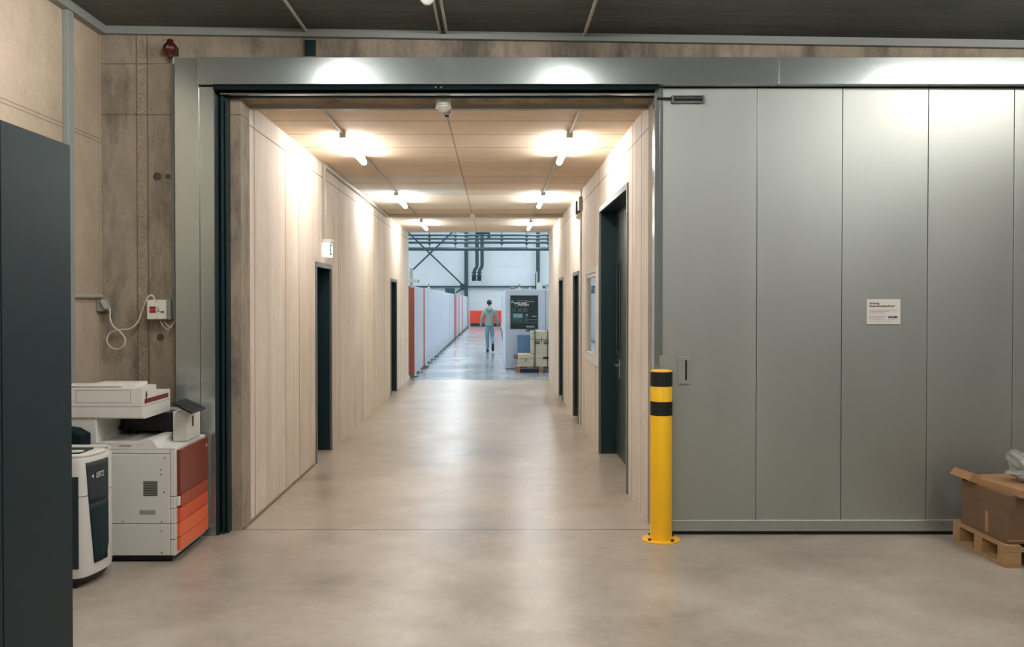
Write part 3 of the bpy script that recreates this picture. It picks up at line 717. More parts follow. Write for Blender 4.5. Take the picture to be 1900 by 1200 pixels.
# top deck with output tray
b = MB(); b.prism([(BX0, .729), (BX1, .729), (BX1, .736), (BX1-.005, .739), (-2.175, .742), (-2.19, .775), (-2.21, .79), (-2.26, .79), (-2.275, .774), (BX0, .774)], 'Y', BY0, BY1)
b.build('top_deck', 'cream', pr)
MB().box(-2.42, -2.34, BY0-.0012, BY0+.001, .752, .756).build('deck_slot', 'seam', pr)
pb('left_column', 'cream', BX0, -2.566, BY0, BY1, .773, .934)
pb('rear_wall', 'cream2', -2.566, -2.16, 6.60, BY1, .776, .934)
bk = MB(); bk.box(-2.558, -2.17, 6.44, 6.60, .80, .925, .003); bk.box(-2.585+.02, -2.55, 6.42, 6.47, .81, .835)
for xx in (-2.50, -2.45, -2.31, -2.26): bk.box(xx, xx+.005, 6.42, 6.43, .775, .83)
for k in range(5): bk.box(-2.55, -2.18, 6.436, 6.44, .82+k*.02, .825+k*.02)
bk.build('paper_output', 'black', pr)
pb('operator_arm', 'cream', -2.165, -2.07, 6.33, 6.62, .742, .945, .006)
MB().box(-2.07, -2.0685, 6.44, 6.47, .83, .90).build('usb_slot', 'black', pr)
# scanner + document feeder
SX1 = -2.264
b = MB(); b.prism([(6.05, .938), (6.09, .925), (6.55, .925), (6.57, .938), (6.57, 1.005), (6.05, 1.005)], 'X', BX0, SX1); b.build('scanner_unit', 'cream', pr)
ad = MB().prism([(6.05, 1.008), (6.57, 1.008), (6.57, 1.075), (6.31, 1.075), (6.30, 1.13), (6.05, 1.125)], 'X', BX0, SX1).build('document_feeder', 'cream', pr)
pb('feeder_lid', 'cream', BX0, -2.42, 6.10, 6.26, 1.13, 1.142, .004, ad)
pb('feeder_lid', 'cream', -2.62, -2.33, 6.12, 6.33, 1.11, 1.15, .006, ad)
MB().box(SX1, SX1+.0015, 6.09, 6.53, 1.022, 1.052).build('red_slot', 'red_d', ad)
b = MB()
for a in ((-2.69, -2.34, 1.112, 1.1135), (-2.69, -2.34, 1.032, 1.0335), (-2.69, -2.6885, 1.032, 1.1135), (-2.3415, -2.34, 1.032, 1.1135)):
    b.box(a[0], a[1], 6.0492, 6.0505, a[2], a[3])
b.build('cover_outline', 'seam', ad)
b = MB(); b.lathe((SX1, 6.12, 1.085), [(.016, 0), (.016, .0015), (.012, .0015), (.012, 0)], 20, 'X')
for v in b.bm.verts: v.co.z = 1.075+(v.co.z-1.085)*1.8
b.build('button_ring', 'cream2', ad)
# tablet
tb = MB(); tb.box(-.075, .075, -.14, .14, -.008, .008, .004)
bmesh.ops.rotate(tb.bm, cent=(0, 0, 0), matrix=Euler((0, math.radians(26), 0)).to_matrix(), verts=tb.bm.verts)
bmesh.ops.translate(tb.bm, vec=(-2.05, 6.31, .984), verts=tb.bm.verts)
tp = tb.build('control_tablet', 'black', pr)
tb = MB(); tb.box(-.066, .066, -.125, .125, .008, .009)
bmesh.ops.rotate(tb.bm, cent=(0, 0, 0), matrix=Euler((0, math.radians(26), 0)).to_matrix(), verts=tb.bm.verts)
bmesh.ops.translate(tb.bm, vec=(-2.05, 6.31, .984), verts=tb.bm.verts)
tb.build('touch_screen', 'screen', tp)

# dark bin behind shredder
bn = thing('storage_bin', (-2.72, 5.98, 0), 'dark open bin with slanted rim between printer and shredder', 'bin')
b = MB(); b.prism([(-2.84, .0), (-2.605, .0), (-2.595, .84), (-2.66, .875), (-2.84, .90)], 'Y', 5.90, 6.045); b.build('bin_body', 'teal_d', bn)
MB().box(-2.68, -2.665, 5.895, 5.90, .72, .8).build('white_tag', 'cream', bn)
MB().tube(smoothpts([(-2.64, 5.893, .72), (-2.63, 5.891, .745), (-2.615, 5.893, .76)], 4), .004).build('red_strap', 'label_r', bn)

# ------------------------------------------------------------------ shredder
sh = thing('paper_shredder', (-2.6, 5.68, 0), 'white paper shredder with dark curved front between cabinet and printer', 'shredder')
def out_pt(t):      # plan outline of the curved front: t 0..1 from near flank to far flank
    pts = [(-2.80, 5.48), (-2.46, 5.48), (-2.415, 5.495), (-2.388, 5.55), (-2.372, 5.62), (-2.363, 5.69), (-2.36, 5.76), (-2.366, 5.82), (-2.40, 5.865), (-2.46, 5.875), (-2.80, 5.875)]
    return pts
OUT = [(-2.80, 5.48), (-2.46, 5.48), (-2.43, 5.486), (-2.405, 5.505), (-2.39, 5.54), (-2.378, 5.59), (-2.368, 5.65), (-2.363, 5.71), (-2.362, 5.77), (-2.37, 5.825), (-2.395, 5.86), (-2.45, 5.875), (-2.80, 5.875)]
def shr(z, inset=0, grow=0):
    cx, cy = -2.6, 5.68; k = 1-inset
    tap = 1.0-.0*z
    return [Vector((cx+(x-cx)*k*tap, cy+(y-cy)*k*tap, z)) for x, y in OUT]
def loft(zs, name, m, par, cap=True):
    b = MB(); rings = [[b.bm.verts.new(v) for v in shr(z, ins)] for z, ins in zs]; n = len(OUT)
    for i in range(len(rings)-1):
        for k in range(n): b.bm.faces.new((rings[i][k], rings[i][(k+1) % n], rings[i+1][(k+1) % n], rings[i+1][k]))
    if cap: b.bm.faces.new(rings[0][::-1]); b.bm.faces.new(rings[-1])
    return b.build(name, m, par, True)
loft([(.06, .05), (.065, .02), (.10, .0), (.538, 0)], 'lower_body', 'white', sh)
loft([(.543, .0), (.745, .0), (.77, .015), (.782, .045), (.775, .07)], 'upper_body', 'white', sh)
loft([(.535, .01), (.546, .01)], 'body_seam', 'seam', sh, False)
loft([(.03, .12), (.062, .1)], 'base', 'black', sh)
for xx, yy in ((-2.46, 5.52), (-2.75, 5.52), (-2.46, 5.83), (-2.75, 5.83)):
    b = MB(); b.cyl((xx, yy-.012, .022), (xx, yy+.012, .022), .022); b.box(xx-.012, xx+.012, yy-.015, yy+.015, .02, .06); b.build('caster', 'black', sh, True)
FR = [Vector((x, y, 0)) for x, y in OUT[3:11]]
def along(t):
    t = max(0, min(.9999, t))*(len(FR)-1); i = int(t); f = t-i; p = FR[i].lerp(FR[i+1], f)
    tg = (FR[min(i+1, len(FR)-1)]-FR[i]).normalized(); nn = Vector((tg.y, -tg.x, 0)); return p, nn
def patch(z0, z1, name, m, par, off=.003, ta=lambda z: .05+(.745-z)*.34, tb=lambda z: .64-.04*(z<.2)):
    b = MB()
    def fn(u, v):
        z = z0+(z1-z0)*v; t = ta(z)+(tb(z)-ta(z))*u; p, nn = along(t); return p+nn*off+Vector((0, 0, z))
    b.grid(fn, 16, 8); o = b.build(name, m, par, True, True)
    so = o.modifiers.new('thick', 'SOLIDIFY'); so.thickness = .006; so.offset = 0; return o
patch(.50, .735, 'front_panel', 'slate', sh); wp = patch(.13, .487, 'bin_window', 'cab', sh)
patch(.478, .50, 'grip_recess', 'black', sh, .001)
# brand lettering on the front panel
p_, nn = along(.42); ang = math.atan2(nn.y, nn.x)+math.pi/2
fp = [c for c in sh.children if c.name.startswith('front_panel')][0]
t0, n0 = along(.33)
text('lettering', 'LEITZ', .046, Vector((t0.x+.008, t0.y-.02, .636)), (math.radians(90), 0, math.radians(82)), 'paper', sh, bold=.0003, sx=.74)
b = MB(); t1, n1 = along(.22); b.cyl(Vector((t1.x+.003, t1.y, .648)), Vector((t1.x+.008, t1.y, .648)), .012, seg=4); b.build('emblem', 'paper', sh)
# top: slot recess and lid
b = MB(); b.tube([(-2.79, 5.505, .778)]+[(-2.6+(x+2.6)*.95, 5.68+(y-5.68)*.94, .778) for x, y in OUT[1:12]]+[(-2.79, 5.855, .778)], .014, 10); b.build('top_rim', 'white', sh, True)
b = MB(); b.box(-2.79, -2.47, 5.60, 5.80, .775, .785, .003); b.build('feed_recess', 'slate', sh)
MB().box(-2.72, -2.47, 5.56, 5.66, .785, .796, .003, rot=(math.radians(-6), 0, 0)).build('feed_cover', 'white', sh)
MB().box(-2.80, -2.428, 5.478, 5.49, .12, .66, .003).build('side_inlay', 'slate', sh)

# ------------------------------------------------------------------ pallet, carton, plastic bag at right
def pallet(x0, x1, y0, y1, label, m, flip=False):
    r = thing('wooden_pallet', ((x0+x1)/2, (y0+y1)/2, 0), label, 'pallet')
    n = 5; w_ = .1
    for k in range(3):
        xx = x0+(x1-x0-.1)*k/2
        b = MB(); b.box(xx, xx+.1, y0, y1, 0, .022, .002); b.build('bottom_board', m, r)
        for j in range(3):
            yy = y0+(y1-y0-.1)*j/2; b = MB(); b.box(xx, xx+.1, yy, yy+.1, .022, .1, .002); b.build('block', m, r)
    for j in range(3):
        yy = y0+(y1-y0-.1)*j/2; b = MB(); b.box(x0, x1, yy, yy+.1, .1, .12, .002); b.build('stringer_board', m, r)
    for k in range(n):
        xx = x0+(x1-x0-w_)*k/(n-1); b = MB(); b.box(xx, xx+w_, y0, y1, .12, .142, .002); b.build('deck_board', m, r)
    return r
pallet(3.225, 4.03, 5.93, 6.62, 'light wooden pallet under the cardboard box by the sliding door', 'wood')
ct = thing('cardboard_box', (3.6, 6.28, .142), 'worn brown cardboard box with loose lid on the right pallet', 'box')
b = MB(); b.box(3.255, 3.98, 5.965, 6.56, .143, .45, .004); b.build('carton', 'card', ct)
b = MB(); b.box(3.262, 3.9715, 5.9635, 5.966, .16, .17); b.build('tape', 'card2', ct)
lid = MB(); lid.box(-.385, .385, -.28, .28, -.042, .01, .005, rot=(0, 0, math.radians(7)))
bmesh.ops.translate(lid.bm, vec=(3.665, 6.235, .485), verts=lid.bm.verts); lid.build('lid', 'card2', ct)
fl = MB(); fl.prism([(3.20, .475), (3.255, .455), (3.30, .455), (3.30, .50), (3.235, .52)], 'Y', 6.36, 6.62); fl.build('flap', 'card2', ct)
tp_ = MB().box(3.2535, 3.2555, 6.2, 6.24, .16, .30).build('tape_strip', 'card2', ct)
bag = thing('plastic_bag', (3.56, 6.2, .497), 'crumpled clear plastic bag lying on the cardboard box lid', 'plastic bag')
b = MB(); bmesh.ops.create_icosphere(b.bm, subdivisions=4, radius=1)
from mathutils import noise as mn
for v in b.bm.verts:
    d = v.co.copy(); h = mn.noise(d*2.3)*.35+mn.noise(d*6)*.15
    p = d*(1+h); z = p.z
    v.co = Vector((3.57+p.x*.17, 6.18+p.y*.13, max(.4975, .57+z*.075)))
    if d.z > .1 and d.x < .2:
        k = (d.z-.1)*max(0, .2-d.x)*.9; v.co.z += .1*k; v.co.x -= .05*k
b.build('film', 'film', bag, True)
b = MB()
def bagneck(u, v):
    a = u*2*math.pi; r0 = .05*(1-v)+.022*v+.012*math.sin(5*a+v*4); 
    return Vector((3.50-.13*v+math.cos(a)*r0, 6.16+math.sin(a)*r0*.8, .58+.115*v+.03*math.cos(a)))
b.grid(bagneck, 40, 10); nk = b.build('bag_neck', 'film', bag, True)

# ================================================================== THE HALL BEYOND
H = lambda px, py, D: P(px, py, D)
# steel structure at far wall
for px, lab in ((865, 'left'), (998, 'right'),):
    q = H(px, 560, 66.6); c = thing('steel_column', (q.x, 66.6, 0), '%s dark steel column against the far hall wall' % lab, 'column')
    b = MB(); b.box(q.x-.125, q.x+.125, 66.7, 66.72, 0, HZ); b.box(q.x-.125, q.x+.125, 66.48, 66.5, 0, HZ); b.box(q.x-.012, q.x+.012, 66.5, 66.7, 0, HZ); b.build('beam_profile', 'steelteal', c)
    if lab == 'left':
        z_ = H(0, 532, 66.4).z; MB().box(q.x-.42, q.x-.12, 66.44, 66.47, z_-.22, z_+.22).build('gusset_plate', 'steelteal', c)
def rod(p0, p1, r, lab, name='brace_rod', m='steelteal', cat='brace'):
    return tag(MB().cyl(p0, p1, r, seg=10).build(name, m, None, True), lab, cat)
rod(H(752, 426, 66.3), H(860, 530, 66.3), .055, 'dark diagonal brace falling to the right on far hall wall')
rod(H(846, 424, 66.2), H(760, 506, 66.2), .055, 'dark diagonal brace rising to the right on far hall wall')
rod(H(860, 533, 66.3), H(846, 543, 66.3), .05, 'short dark brace below the gusset of the left steel column')
q = H(0, 532, 66.8)
tag(MB().box(-12, 12, 66.75, 66.85, q.z-.06, q.z+.07).build('wall_rail', 'steelteal'), 'dark horizontal steel rail across the lower far hall wall', 'rail')
for py, D, r, lab in ((462, 60.1, .11, 'thick lowest dark pipe under the hall roof'), (450, 60, .07, 'third dark pipe from the top under the hall roof'), (443, 60, .06, 'second dark pipe from the top under the hall roof'), (436.5, 60, .06, 'topmost dark pipe visible under the hall roof')):
    z_ = H(0, py, D).z
    tag(MB().cyl((-12, D, z_), (12, D, z_), r, seg=14).build('supply_pipe', 'steelteal', None, True), lab, 'pipe')
z_ = H(0, 468, 66.9).z
for k, (px, lab) in enumerate(((797, 'leftmost'), (845, 'second from left'), (931, 'third from left'), (977, 'fourth from left'), (1017, 'rightmost'))):
    a = H(px, 462, 60.2); c = thing('pipe_hanger', (a.x, 60.2, a.z), '%s thin hanger rod holding the dark roof pipes' % lab, 'hanger', 'hanger rods of the roof pipes')
    b = MB(); b.cyl((a.x, 60.08, a.z), (a.x, 60.08, HZ-.002), .025, seg=6); b.build('rod', 'steelteal', c)
    b = MB()
    for py in (436.5, 443, 450): zz = H(0, py, 60).z; b.box(a.x-.09, a.x+.09, 60.05, 60.25, zz-.12, zz-.06)
    b.build('pipe_clamp', 'steelteal', c)
for px, lab in ((885, 'left'), (894.5, 'right')):
    a = H(px, 420, 65.8)
    c = thing('drop_pipe', (a.x, 65.8, H(0, 522, 65.8).z), '%s teal drop pipe with valve on far hall wall' % lab, 'pipe')
    pts = [H(px, 424, 65.8), H(px, 492, 65.8), H(px-1, 496, 65.8), H(px-4.5, 501, 65.8), H(px-5.2, 505, 65.8), H(px-5.2, 519, 65.8)]
    MB().tube(pts, .12, 12).build('pipe_run', 'steelteal', c, True)
    e = H(px-5.2, 508, 65.8); b = MB()
    for dz in (.11, -.11): b.cyl((e.x, 65.8, e.z+dz-.03), (e.x, 65.8, e.z+dz+.03), .2, seg=14)
    b.box(e.x-.03, e.x+.03, 65.5, 65.8, e.z-.03, e.z+.03); b.build('valve', 'steelteal', c)
    e = H(px-5.2, 519, 65.8); MB().cyl((e.x, 65.8, e.z+.25), (e.x, 65.8, e.z-.08), .15, seg=14).build('end_cap', 'teal', c, True)
a = H(885, 431, 65.6); b_ = H(907, 431, 65.6)
b = MB(); b.tube([(a.x, 65.6, a.z), (b_.x, 65.6, b_.z), (b_.x, 65.6, b_.z-.45)], .13, 10)
tag(b.build('cross_pipe', 'steelteal', None, True), 'short thick pipe joining above the two drop pipes on hall wall', 'pipe')

# row of machine covers at left
def cover(y0, y1, m, label, win=False, ribs=8, X=-1.80, h=2.03, side=1, name='machine_cover'):
    r = thing(name, (X-side*.03, (y0+y1)/2, 0), label, 'machine cover', 'machine covers lining the hall aisle')
    b = MB(); b.box(min(X, X-side*.06), max(X, X-side*.06), y0, y1, .06, h, .003)
    for k in range(ribs):
        yy = y0+(y1-y0)*(k+.5)/ribs; b.box(*sorted((X, X+side*.006)), yy-.05, yy+.05, .07, h-.01)
    b.build('cover_panel', m, r)
    if win: MB().box(*sorted((X+side*.012, X+side*.02)), y0+(y1-y0)*.15, y1-(y1-y0)*.15, .95, 1.5).build('window', 'part_g', r)
    for k in range(max(2, int((y1-y0)*1.1))):
        yy = y0+.15+(y1-y0-.3)*k/(max(2, int((y1-y0)*1.1))-1); b = MB(); b.cyl((X-side*.03, yy, 0), (X-side*.03, yy, .062), .03, seg=10); b.box(*sorted((X-side*.06, X+side*.09)), yy-.03, yy+.03, 0, .015); b.build('foot', 'galv_dull', r)
    return r
r = thing('machine_cover', (-2.2, 20.95, 0), 'brick red cover panel facing the corridor at left corner of the hall', 'machine cover')
MB().box(-2.7, -1.785, 20.9, 20.97, .05, H(0, 533, 20.9).z, .003).build('cover_panel', 'part_rd', r)
for xx in (-2.6, -1.85): MB().cyl((xx, 20.935, 0), (xx, 20.935, .05), .03, seg=10).build('foot', 'galv_dull', r)
segs = [(21.0, 23.75, 'part_w', 'nearest white ribbed machine cover right behind the brick red panel', False, 9),
        (23.8, 24.35, 'part_r', 'narrow red machine cover strip between the two nearest white covers', False, 1),
        (24.4, 28.9, 'part_w', 'second white ribbed machine cover beyond the narrow red strip', False, 12),
        (29.0, 33.2, 'part_w', 'third white machine cover in the left hall row', False, 10),
        (33.3, 41.8, 'part_w', 'long white machine cover just before the wide orange panel', False, 16),
        (41.9, 44.3, 'part_r', 'wide orange red machine cover midway along the left hall row', False, 2),
        (44.4, 47.0, 'part_w', 'white machine cover right after the wide orange panel', False, 4),
        (47.1, 48.0, 'part_r', 'thin red strip cover far along the left hall row', False, 1),
        (48.1, 52.0, 'part_w', 'white machine cover between the two thin far red strips', False, 5),
        (52.1, 53.2, 'part_r', 'farthest thin red strip cover in the left hall row', False, 1),
        (53.3, 62.5, 'part_w', 'last white machine cover before the red tool cabinets', False, 8)]
for y0_, y1_, m_, lab, win, rb in segs: cover(y0_, y1_, m_, lab, win, rb)
# things on/behind left row
a = H(826, 540, 44)
tag(MB().box(a.x, -1.87, 44, 44.5, 0, H(0, 534, 44).z, .01).build('switch_cabinet', 'steelteal'), 'dark teal cabinet top showing above the left machine covers', 'cabinet')
arm = thing('jib_crane', (H(763, 0, 21.6).x, 21.6, 0), 'grey pillar with white horizontal arm above the brick red panel', 'crane')
a = H(763.5, 513, 21.6)
MB().box(a.x-.035, a.x+.03, 21.57, 21.64, 0, H(0, 497, 21.6).z, .004).build('pillar', 'galv', arm)
MB().box(a.x-.06, a.x+.16, 21.5, 21.7, H(0, 524, 21.6).z, H(0, 518, 21.6).z, .01).build('arm', 'white', arm)
MB().box(a.x+.13, a.x+.18, 21.52, 21.68, H(0, 524, 21.6).z, H(0, 519, 21.6).z, .01).build('arm_head', 'blue', arm)
def beacon(px, D, z0, lab, m='amber'):
    a = H(px, 0, D); r = thing('signal_lamp', (a.x, D, z0), lab, 'signal lamp')
    MB().cyl((a.x, D, z0), (a.x, D, z0+.05), .035, seg=12).build('lamp_base', 'white', r, True)
    MB().cyl((a.x, D, z0+.05), (a.x, D, z0+.085), .025, seg=12).build('lamp_lens', m, r, True)
    MB().cyl((a.x, D, z0+.085), (a.x, D, z0+.13), .012, seg=12).build('lamp_tip', 'black', r, True)
beacon(795.5, 25.5, 2.031, 'amber signal lamp on top of the left machine covers')

# right: machine enclosure with poster
MX0 = H(938, 0, 23.5).x
me_ = thing('machine_enclosure', (1.6, 26, 0), 'white machine enclosure carrying the dark poster at the right', 'machine')
MZ = H(0, 537, 23.5).z
MB().box(MX0, 1.262, 23.5, 31.5, .02, MZ, .01).build('cover_box', 'part_w', me_)
MB().box(1.268, 3.2, 23.5, 31.5, .02, MZ, .01).build('cover_box', 'part_w', me_)
MB().box(MX0+.03, 3.1, 23.52, 31.4, .0, .03).build('plinth', 'galv_dull', me_)
text('black_lettering', 'AIRMART', .075, H(976, 614.6, 23.49), RY, 'ink', me_, extr=.002, bold=.004, sx=.72)
for y0_, y1_, m_, lab in ((32, 40, 'part_w', 'white cover first behind the poster machine on the right aisle side'), (40.2, 41.5, 'part_r', 'narrow red cover on the right aisle side'), (41.7, 52, 'part_w', 'white cover beyond the narrow red one on right aisle side'), (52.3, 60, 'part_w', 'farthest white cover on the right aisle side')):
    cover(y0_, y1_, m_, lab, False, 6, X=.42, side=-1)
po = thing('poster', (H(972, 0, 23.48).x, 23.49, H(0, 610, 23.48).z), 'dark green black poster with pale lettering on the white machine', 'poster')
p0_, p1_ = H(947, 610, 23.485), H(998.5, 548, 23.485)
MB().box(p0_.x, p1_.x, 23.485, 23.497, p0_.z, p1_.z).build('sheet', 'poster', po)
def pp(u, v): return p0_.x+(p1_.x-p0_.x)*u, p0_.z+(p1_.z-p0_.z)*(1-v)
def prect(u0, v0, u1, v1, name, m, d=.002):
    a = pp(u0, v0); c = pp(u1, v1); MB().box(a[0], c[0], 23.485-d, 23.4852, c[1], a[1], .0).build(name, m, po)
for u0 in (.04, .26, .45): prect(u0, .37, u0+.16, .5, 'print_panel', 'poster_m')
prect(.03, .53, .45, .78, 'print_tank', 'poster_m', .002); prect(.11, .545, .44, .66, 'print_highlight', 'poster_l', .003)
prect(.5, .57, .64, .78, 'print_tank', 'poster_m', .002); prect(.56, .56, .63, .6, 'print_highlight', 'poster_l', .003)
prect(.77, .61, .94, .64, 'print_highlight', 'poster_l'); prect(.66, .715, .99, .727, 'print_line', 'poster_l'); prect(.0, .8, 1, .83, 'print_line', 'poster_m')
a = pp(.07, .19); b = MB(); b.cyl((a[0], 23.483, a[1]), (a[0], 23.4852, a[1]), .034, seg=20); b.build('print_moon', 'poster_l', po)
a = pp(.14, .262); text('headline', 'BREIT UND', .075, (a[0], 23.483, a[1]), RY, 'paper', po, bold=.002, sx=.82)
a = pp(.28, .315); text('headline', 'POTENT', .075, (a[0], 23.483, a[1]), RY, 'paper', po, bold=.002, sx=.95)
prect(.25, .15, .6, .163, 'print_small_text', 'poster_l'); prect(.55, .178, .86, .195, 'print_small_text', 'poster_l'); prect(.14, .31, .3, .322, 'print_small_text', 'poster_l')
a = pp(.575, .955); text('bottom_line', 'WIR SIND DA.', .05, (a[0], 23.483, a[1]), RY, 'paper', po, bold=.002, sx=.66)
# items on machine top
a = H(951.5, 0, 23.7); c = thing('small_red_sign', (a.x, 23.7, MZ), 'small red and white sign on top of the poster machine', 'sign')
MB().box(a.x-.055, a.x+.05, 23.7, 23.72, MZ, MZ+.07, .002).build('plate', 'paper', c)
b = MB(); b.box(a.x-.045, a.x-.01, 23.697, 23.7, MZ+.012, MZ+.058); b.box(a.x, a.x+.04, 23.697, 23.7, MZ+.012, MZ+.058); b.build('red_field', 'label_r', c)
beacon(963.5, 23.75, MZ, 'amber signal lamp on top of the poster machine')
tag(MB().box(H(983, 0, 23.7).x-.02, H(983, 0, 23.7).x+.025, 23.7, 23.76, MZ, MZ+.06, .006).build('sensor_box', 'white'), 'small white sensor on top of the poster machine', 'sensor')
st = thing('machine_column', (H(995, 0, 24).x, 24, MZ), 'slim dark and white upright with white block on the poster machine', 'machine column')
a = H(994.5, 506, 24)
b = MB(); b.box(a.x-.015, a.x+.005, 24, 24.03, MZ, a.z, 0); b.build('dark_upright', 'teal', st)
MB().box(a.x+.008, a.x+.035, 24, 24.03, MZ, a.z+.03).build('white_upright', 'white', st)
MB().box(a.x+.035, a.x+.16, 24, 24.15, MZ, H(0, 524, 24).z, .006).build('white_block', 'white', st)
pm = thing('pump_unit', (H(1016, 0, 24).x, 24, MZ), 'small grey pump fitting at the right end of the poster machine top', 'pump')
a = H(1015, 531, 24); MB().cyl((a.x, 24, MZ), (a.x, 24, a.z+.02), .04, seg=12).build('pump_body', 'galv', pm, True)
MB().cyl((a.x-.08, 24, a.z+.02), (a.x+.12, 24, a.z+.06), .022, seg=12).build('pump_pipe', 'galv', pm, True)

# pallet with beige crates
PY0 = 22.35; pallet(.50, 1.70, PY0, 23.15, 'worn pallet under the beige crates beside the poster machine', 'pallet2')
def crate(x0, x1, y0, y1, z0, z1, label, handles=0, latch=True):
    r = thing('beige_crate', ((x0+x1)/2, (y0+y1)/2, z0), label, 'crate')
    b = MB(); b.box(x0, x1, y0, y1, z0, z0+(z1-z0)*.62, .01); b.build('crate_body', 'crate', r)
    b = MB(); b.box(x0-.004, x1+.004, y0-.004, y1, z0+(z1-z0)*.635, z1, .01); b.build('crate_lid', 'crate', r)
    w_ = x1-x0; zz = z0+(z1-z0)*.5
    for k in range(handles):
        cx = x0+w_*(.3 if k == 0 else .72); h_ = MB(); h_.box(cx-.06, cx+.06, y0-.012, y0, zz-.03, zz+.05, .004); hd = h_.build('handle', 'galv_dull', r)
        MB().box(cx-.05, cx+.05, y0-.03, y0-.012, zz-.035, zz-.015, .003).build('grip', 'black', hd)
    if latch: MB().box(x0+w_*.5-.012, x0+w_*.5+.012, y0-.012, y0, z0+(z1-z0)*.5-.02, z0+(z1-z0)*.72, .002).build('latch', 'galv_dull', r)
    return r
crate(.555, .925, PY0+.02, 23.0, .142, .435, 'low beige crate at the left end of the pallet')
crate(.935, 1.55, PY0+.02, 23.0, .142, .45, 'low beige crate under the tall crate')
crate(.865, 1.36, PY0+.04, 22.95, .451, .985, 'tall beige crate on top of the stack with two handles', 2)
for xx, lab in ((.945, 'left'), (1.245, 'right')):
    b = MB(); b.box(xx, xx+.02, PY0+.004, PY0+.012, .12, 1.0); b.box(xx, xx+.02, PY0+.004, 22.98, .992, 1.0); b.box(xx, xx+.02, 22.96, 22.98, .12, 1.0)
    tag(b.build('lashing_strap', 'teal'), '%s dark strap holding the beige crates on the pallet' % lab, 'strap')
b = MB(); b.lathe((.51, PY0+.06, .39), [(.01, -.03), (.07, -.02), (.07, .02), (.01, .03)], 16, 'Y'); 
b.build('loose', 'galv_dull').name = 'metal_disc'
tag(bpy.data.objects['metal_disc'], 'small grey metal disc leaning at the left of the crates', 'disc')
tag(MB().box(1.15, 1.32, PY0+.0, PY0+.02, .33, .38, .004).build('ratchet', 'black'), 'black ratchet buckle in front of the low right crate', 'ratchet')
bl = thing('blue_container', (.8, 23.35, 0), 'blue plastic container behind the crates by the poster machine', 'container')
b = MB(); b.box(.56, 1.1, 23.2, 23.42, 0, .86, .02); b.build('container_body', 'blue', bl)
MB().box(.55, 1.11, 23.19, 23.43, .84, .87, .008).build('rim', 'blue', bl)

# red tool cabinets at the far end
for k, x0_ in enumerate((-1.72, -.62)):
    r = thing('tool_cabinet', (x0_+.53, 65.3, 0), ('left' if k == 0 else 'right')+' red drawer cabinet at the far end of the aisle', 'tool cabinet', 'red tool cabinets')
    MB().box(x0_, x0_+1.07, 65.02, 65.6, .2, 1.09, .01).build('cabinet_body', 'toolred', r)
    for j in range(6):
        MB().box(x0_+.03, x0_+1.04, 65.0, 65.02, .225+j*.142, .225+j*.142+.125, .006).build('drawer', 'toolred', r)
    b = MB()
    for j in range(6): b.box(x0_+.1, x0_+.97, 64.97, 65.0, .225+j*.142+.095, .225+j*.142+.112)
    b.build('drawer_grips', 'org2', r)
    MB().box(x0_+.05, x0_+1.02, 65.05, 65.55, 0.0, .2).build('undercarriage', 'teal', r)

# glowing strips added out of view to brighten the hall
hb = None
for k, x_ in enumerate((-7.5, -2.2, 2.6, 7.5)):
    for j, y_ in enumerate((22, 45)):
        if hb is None:
            hb = thing('hall_fill_strip', (x_, y_, 7.6), 'x', 'ceiling lamp', 'added unseen hall strip lights'); 
            MB().box(x_-.16, x_+.16, y_, y_+19, 7.66, 7.76).build('housing', 'white', hb)
            for yy in (y_+.5, y_+9.5, y_+18.5): MB().cyl((x_, yy, 7.76), (x_, yy, HZ-.002), .012, seg=8).build('suspension_rod', 'galv_dull', hb)
            MB().box(x_-.13, x_+.13, y_+.05, y_+18.95, 7.62, 7.66).build('glowing_strip', 'tube_h', hb); r = hb
        else: r = dup(hb, (x_, y_, 7.6))
        r['label'] = '%s added unseen hall strip light, %s half of the hall' % (('leftmost', 'left inner', 'right inner', 'rightmost')[k], ('near', 'far')[j])

# ------------------------------------------------------------------ person walking away
def skin_obj(name, chains, m, parent, sub=2):
    """chains: list of lists of (co, rx, ry); chains that start at a shared coordinate are welded"""
    verts = []; edges = []; rad = []; idx = {}
    for ch in chains:
        prev = None
        for co, rx, ry in ch:
            key = tuple(round(c, 4) for c in co)
            if key not in idx: idx[key] = len(verts); verts.append(co); rad.append((rx, ry))
            i = idx[key]
            if prev is not None and prev != i: edges.append((prev, i))
            prev = i
    me = bpy.data.meshes.new(name); me.from_pydata(verts, edges, []); me.update()
    o = bpy.data.objects.new(name, me); C.objects.link(o); o.parent = parent
    sk = o.modifiers.new('skin', 'SKIN'); sk.use_smooth_shade = True; sk.branch_smoothing = .6
    if not me.skin_vertices: me.attributes
    layer = me.skin_vertices[0].data if me.skin_vertices else None
    for i, (rx, ry) in enumerate(rad): layer[i].radius = (rx, ry)
    layer[0].use_root = True
    sb = o.modifiers.new('sub', 'SUBSURF'); sb.levels = sub; sb.render_levels = sub
    # bake to a plain mesh
    bpy.context.view_layer.update()
    dg = bpy.context.evaluated_depsgraph_get()
    nm = bpy.data.meshes.new_from_object(o.evaluated_get(dg)); o.modifiers.clear(); o.data = nm
    nm.materials.clear(); nm.materials.append(MT[m])
    for p in nm.polygons: p.use_smooth = True
    return o
pe = thing('person', (H(908, 0, 31.6).x, 31.6, 0), 'person walking away in a grey-green hoodie, light blue jeans and dark shoes', 'person')
RK = (.1, .07, .52); RA = (.112, -.20, .30); LK = (-.075, .05, .50); LA = (-.06, .02, .09)
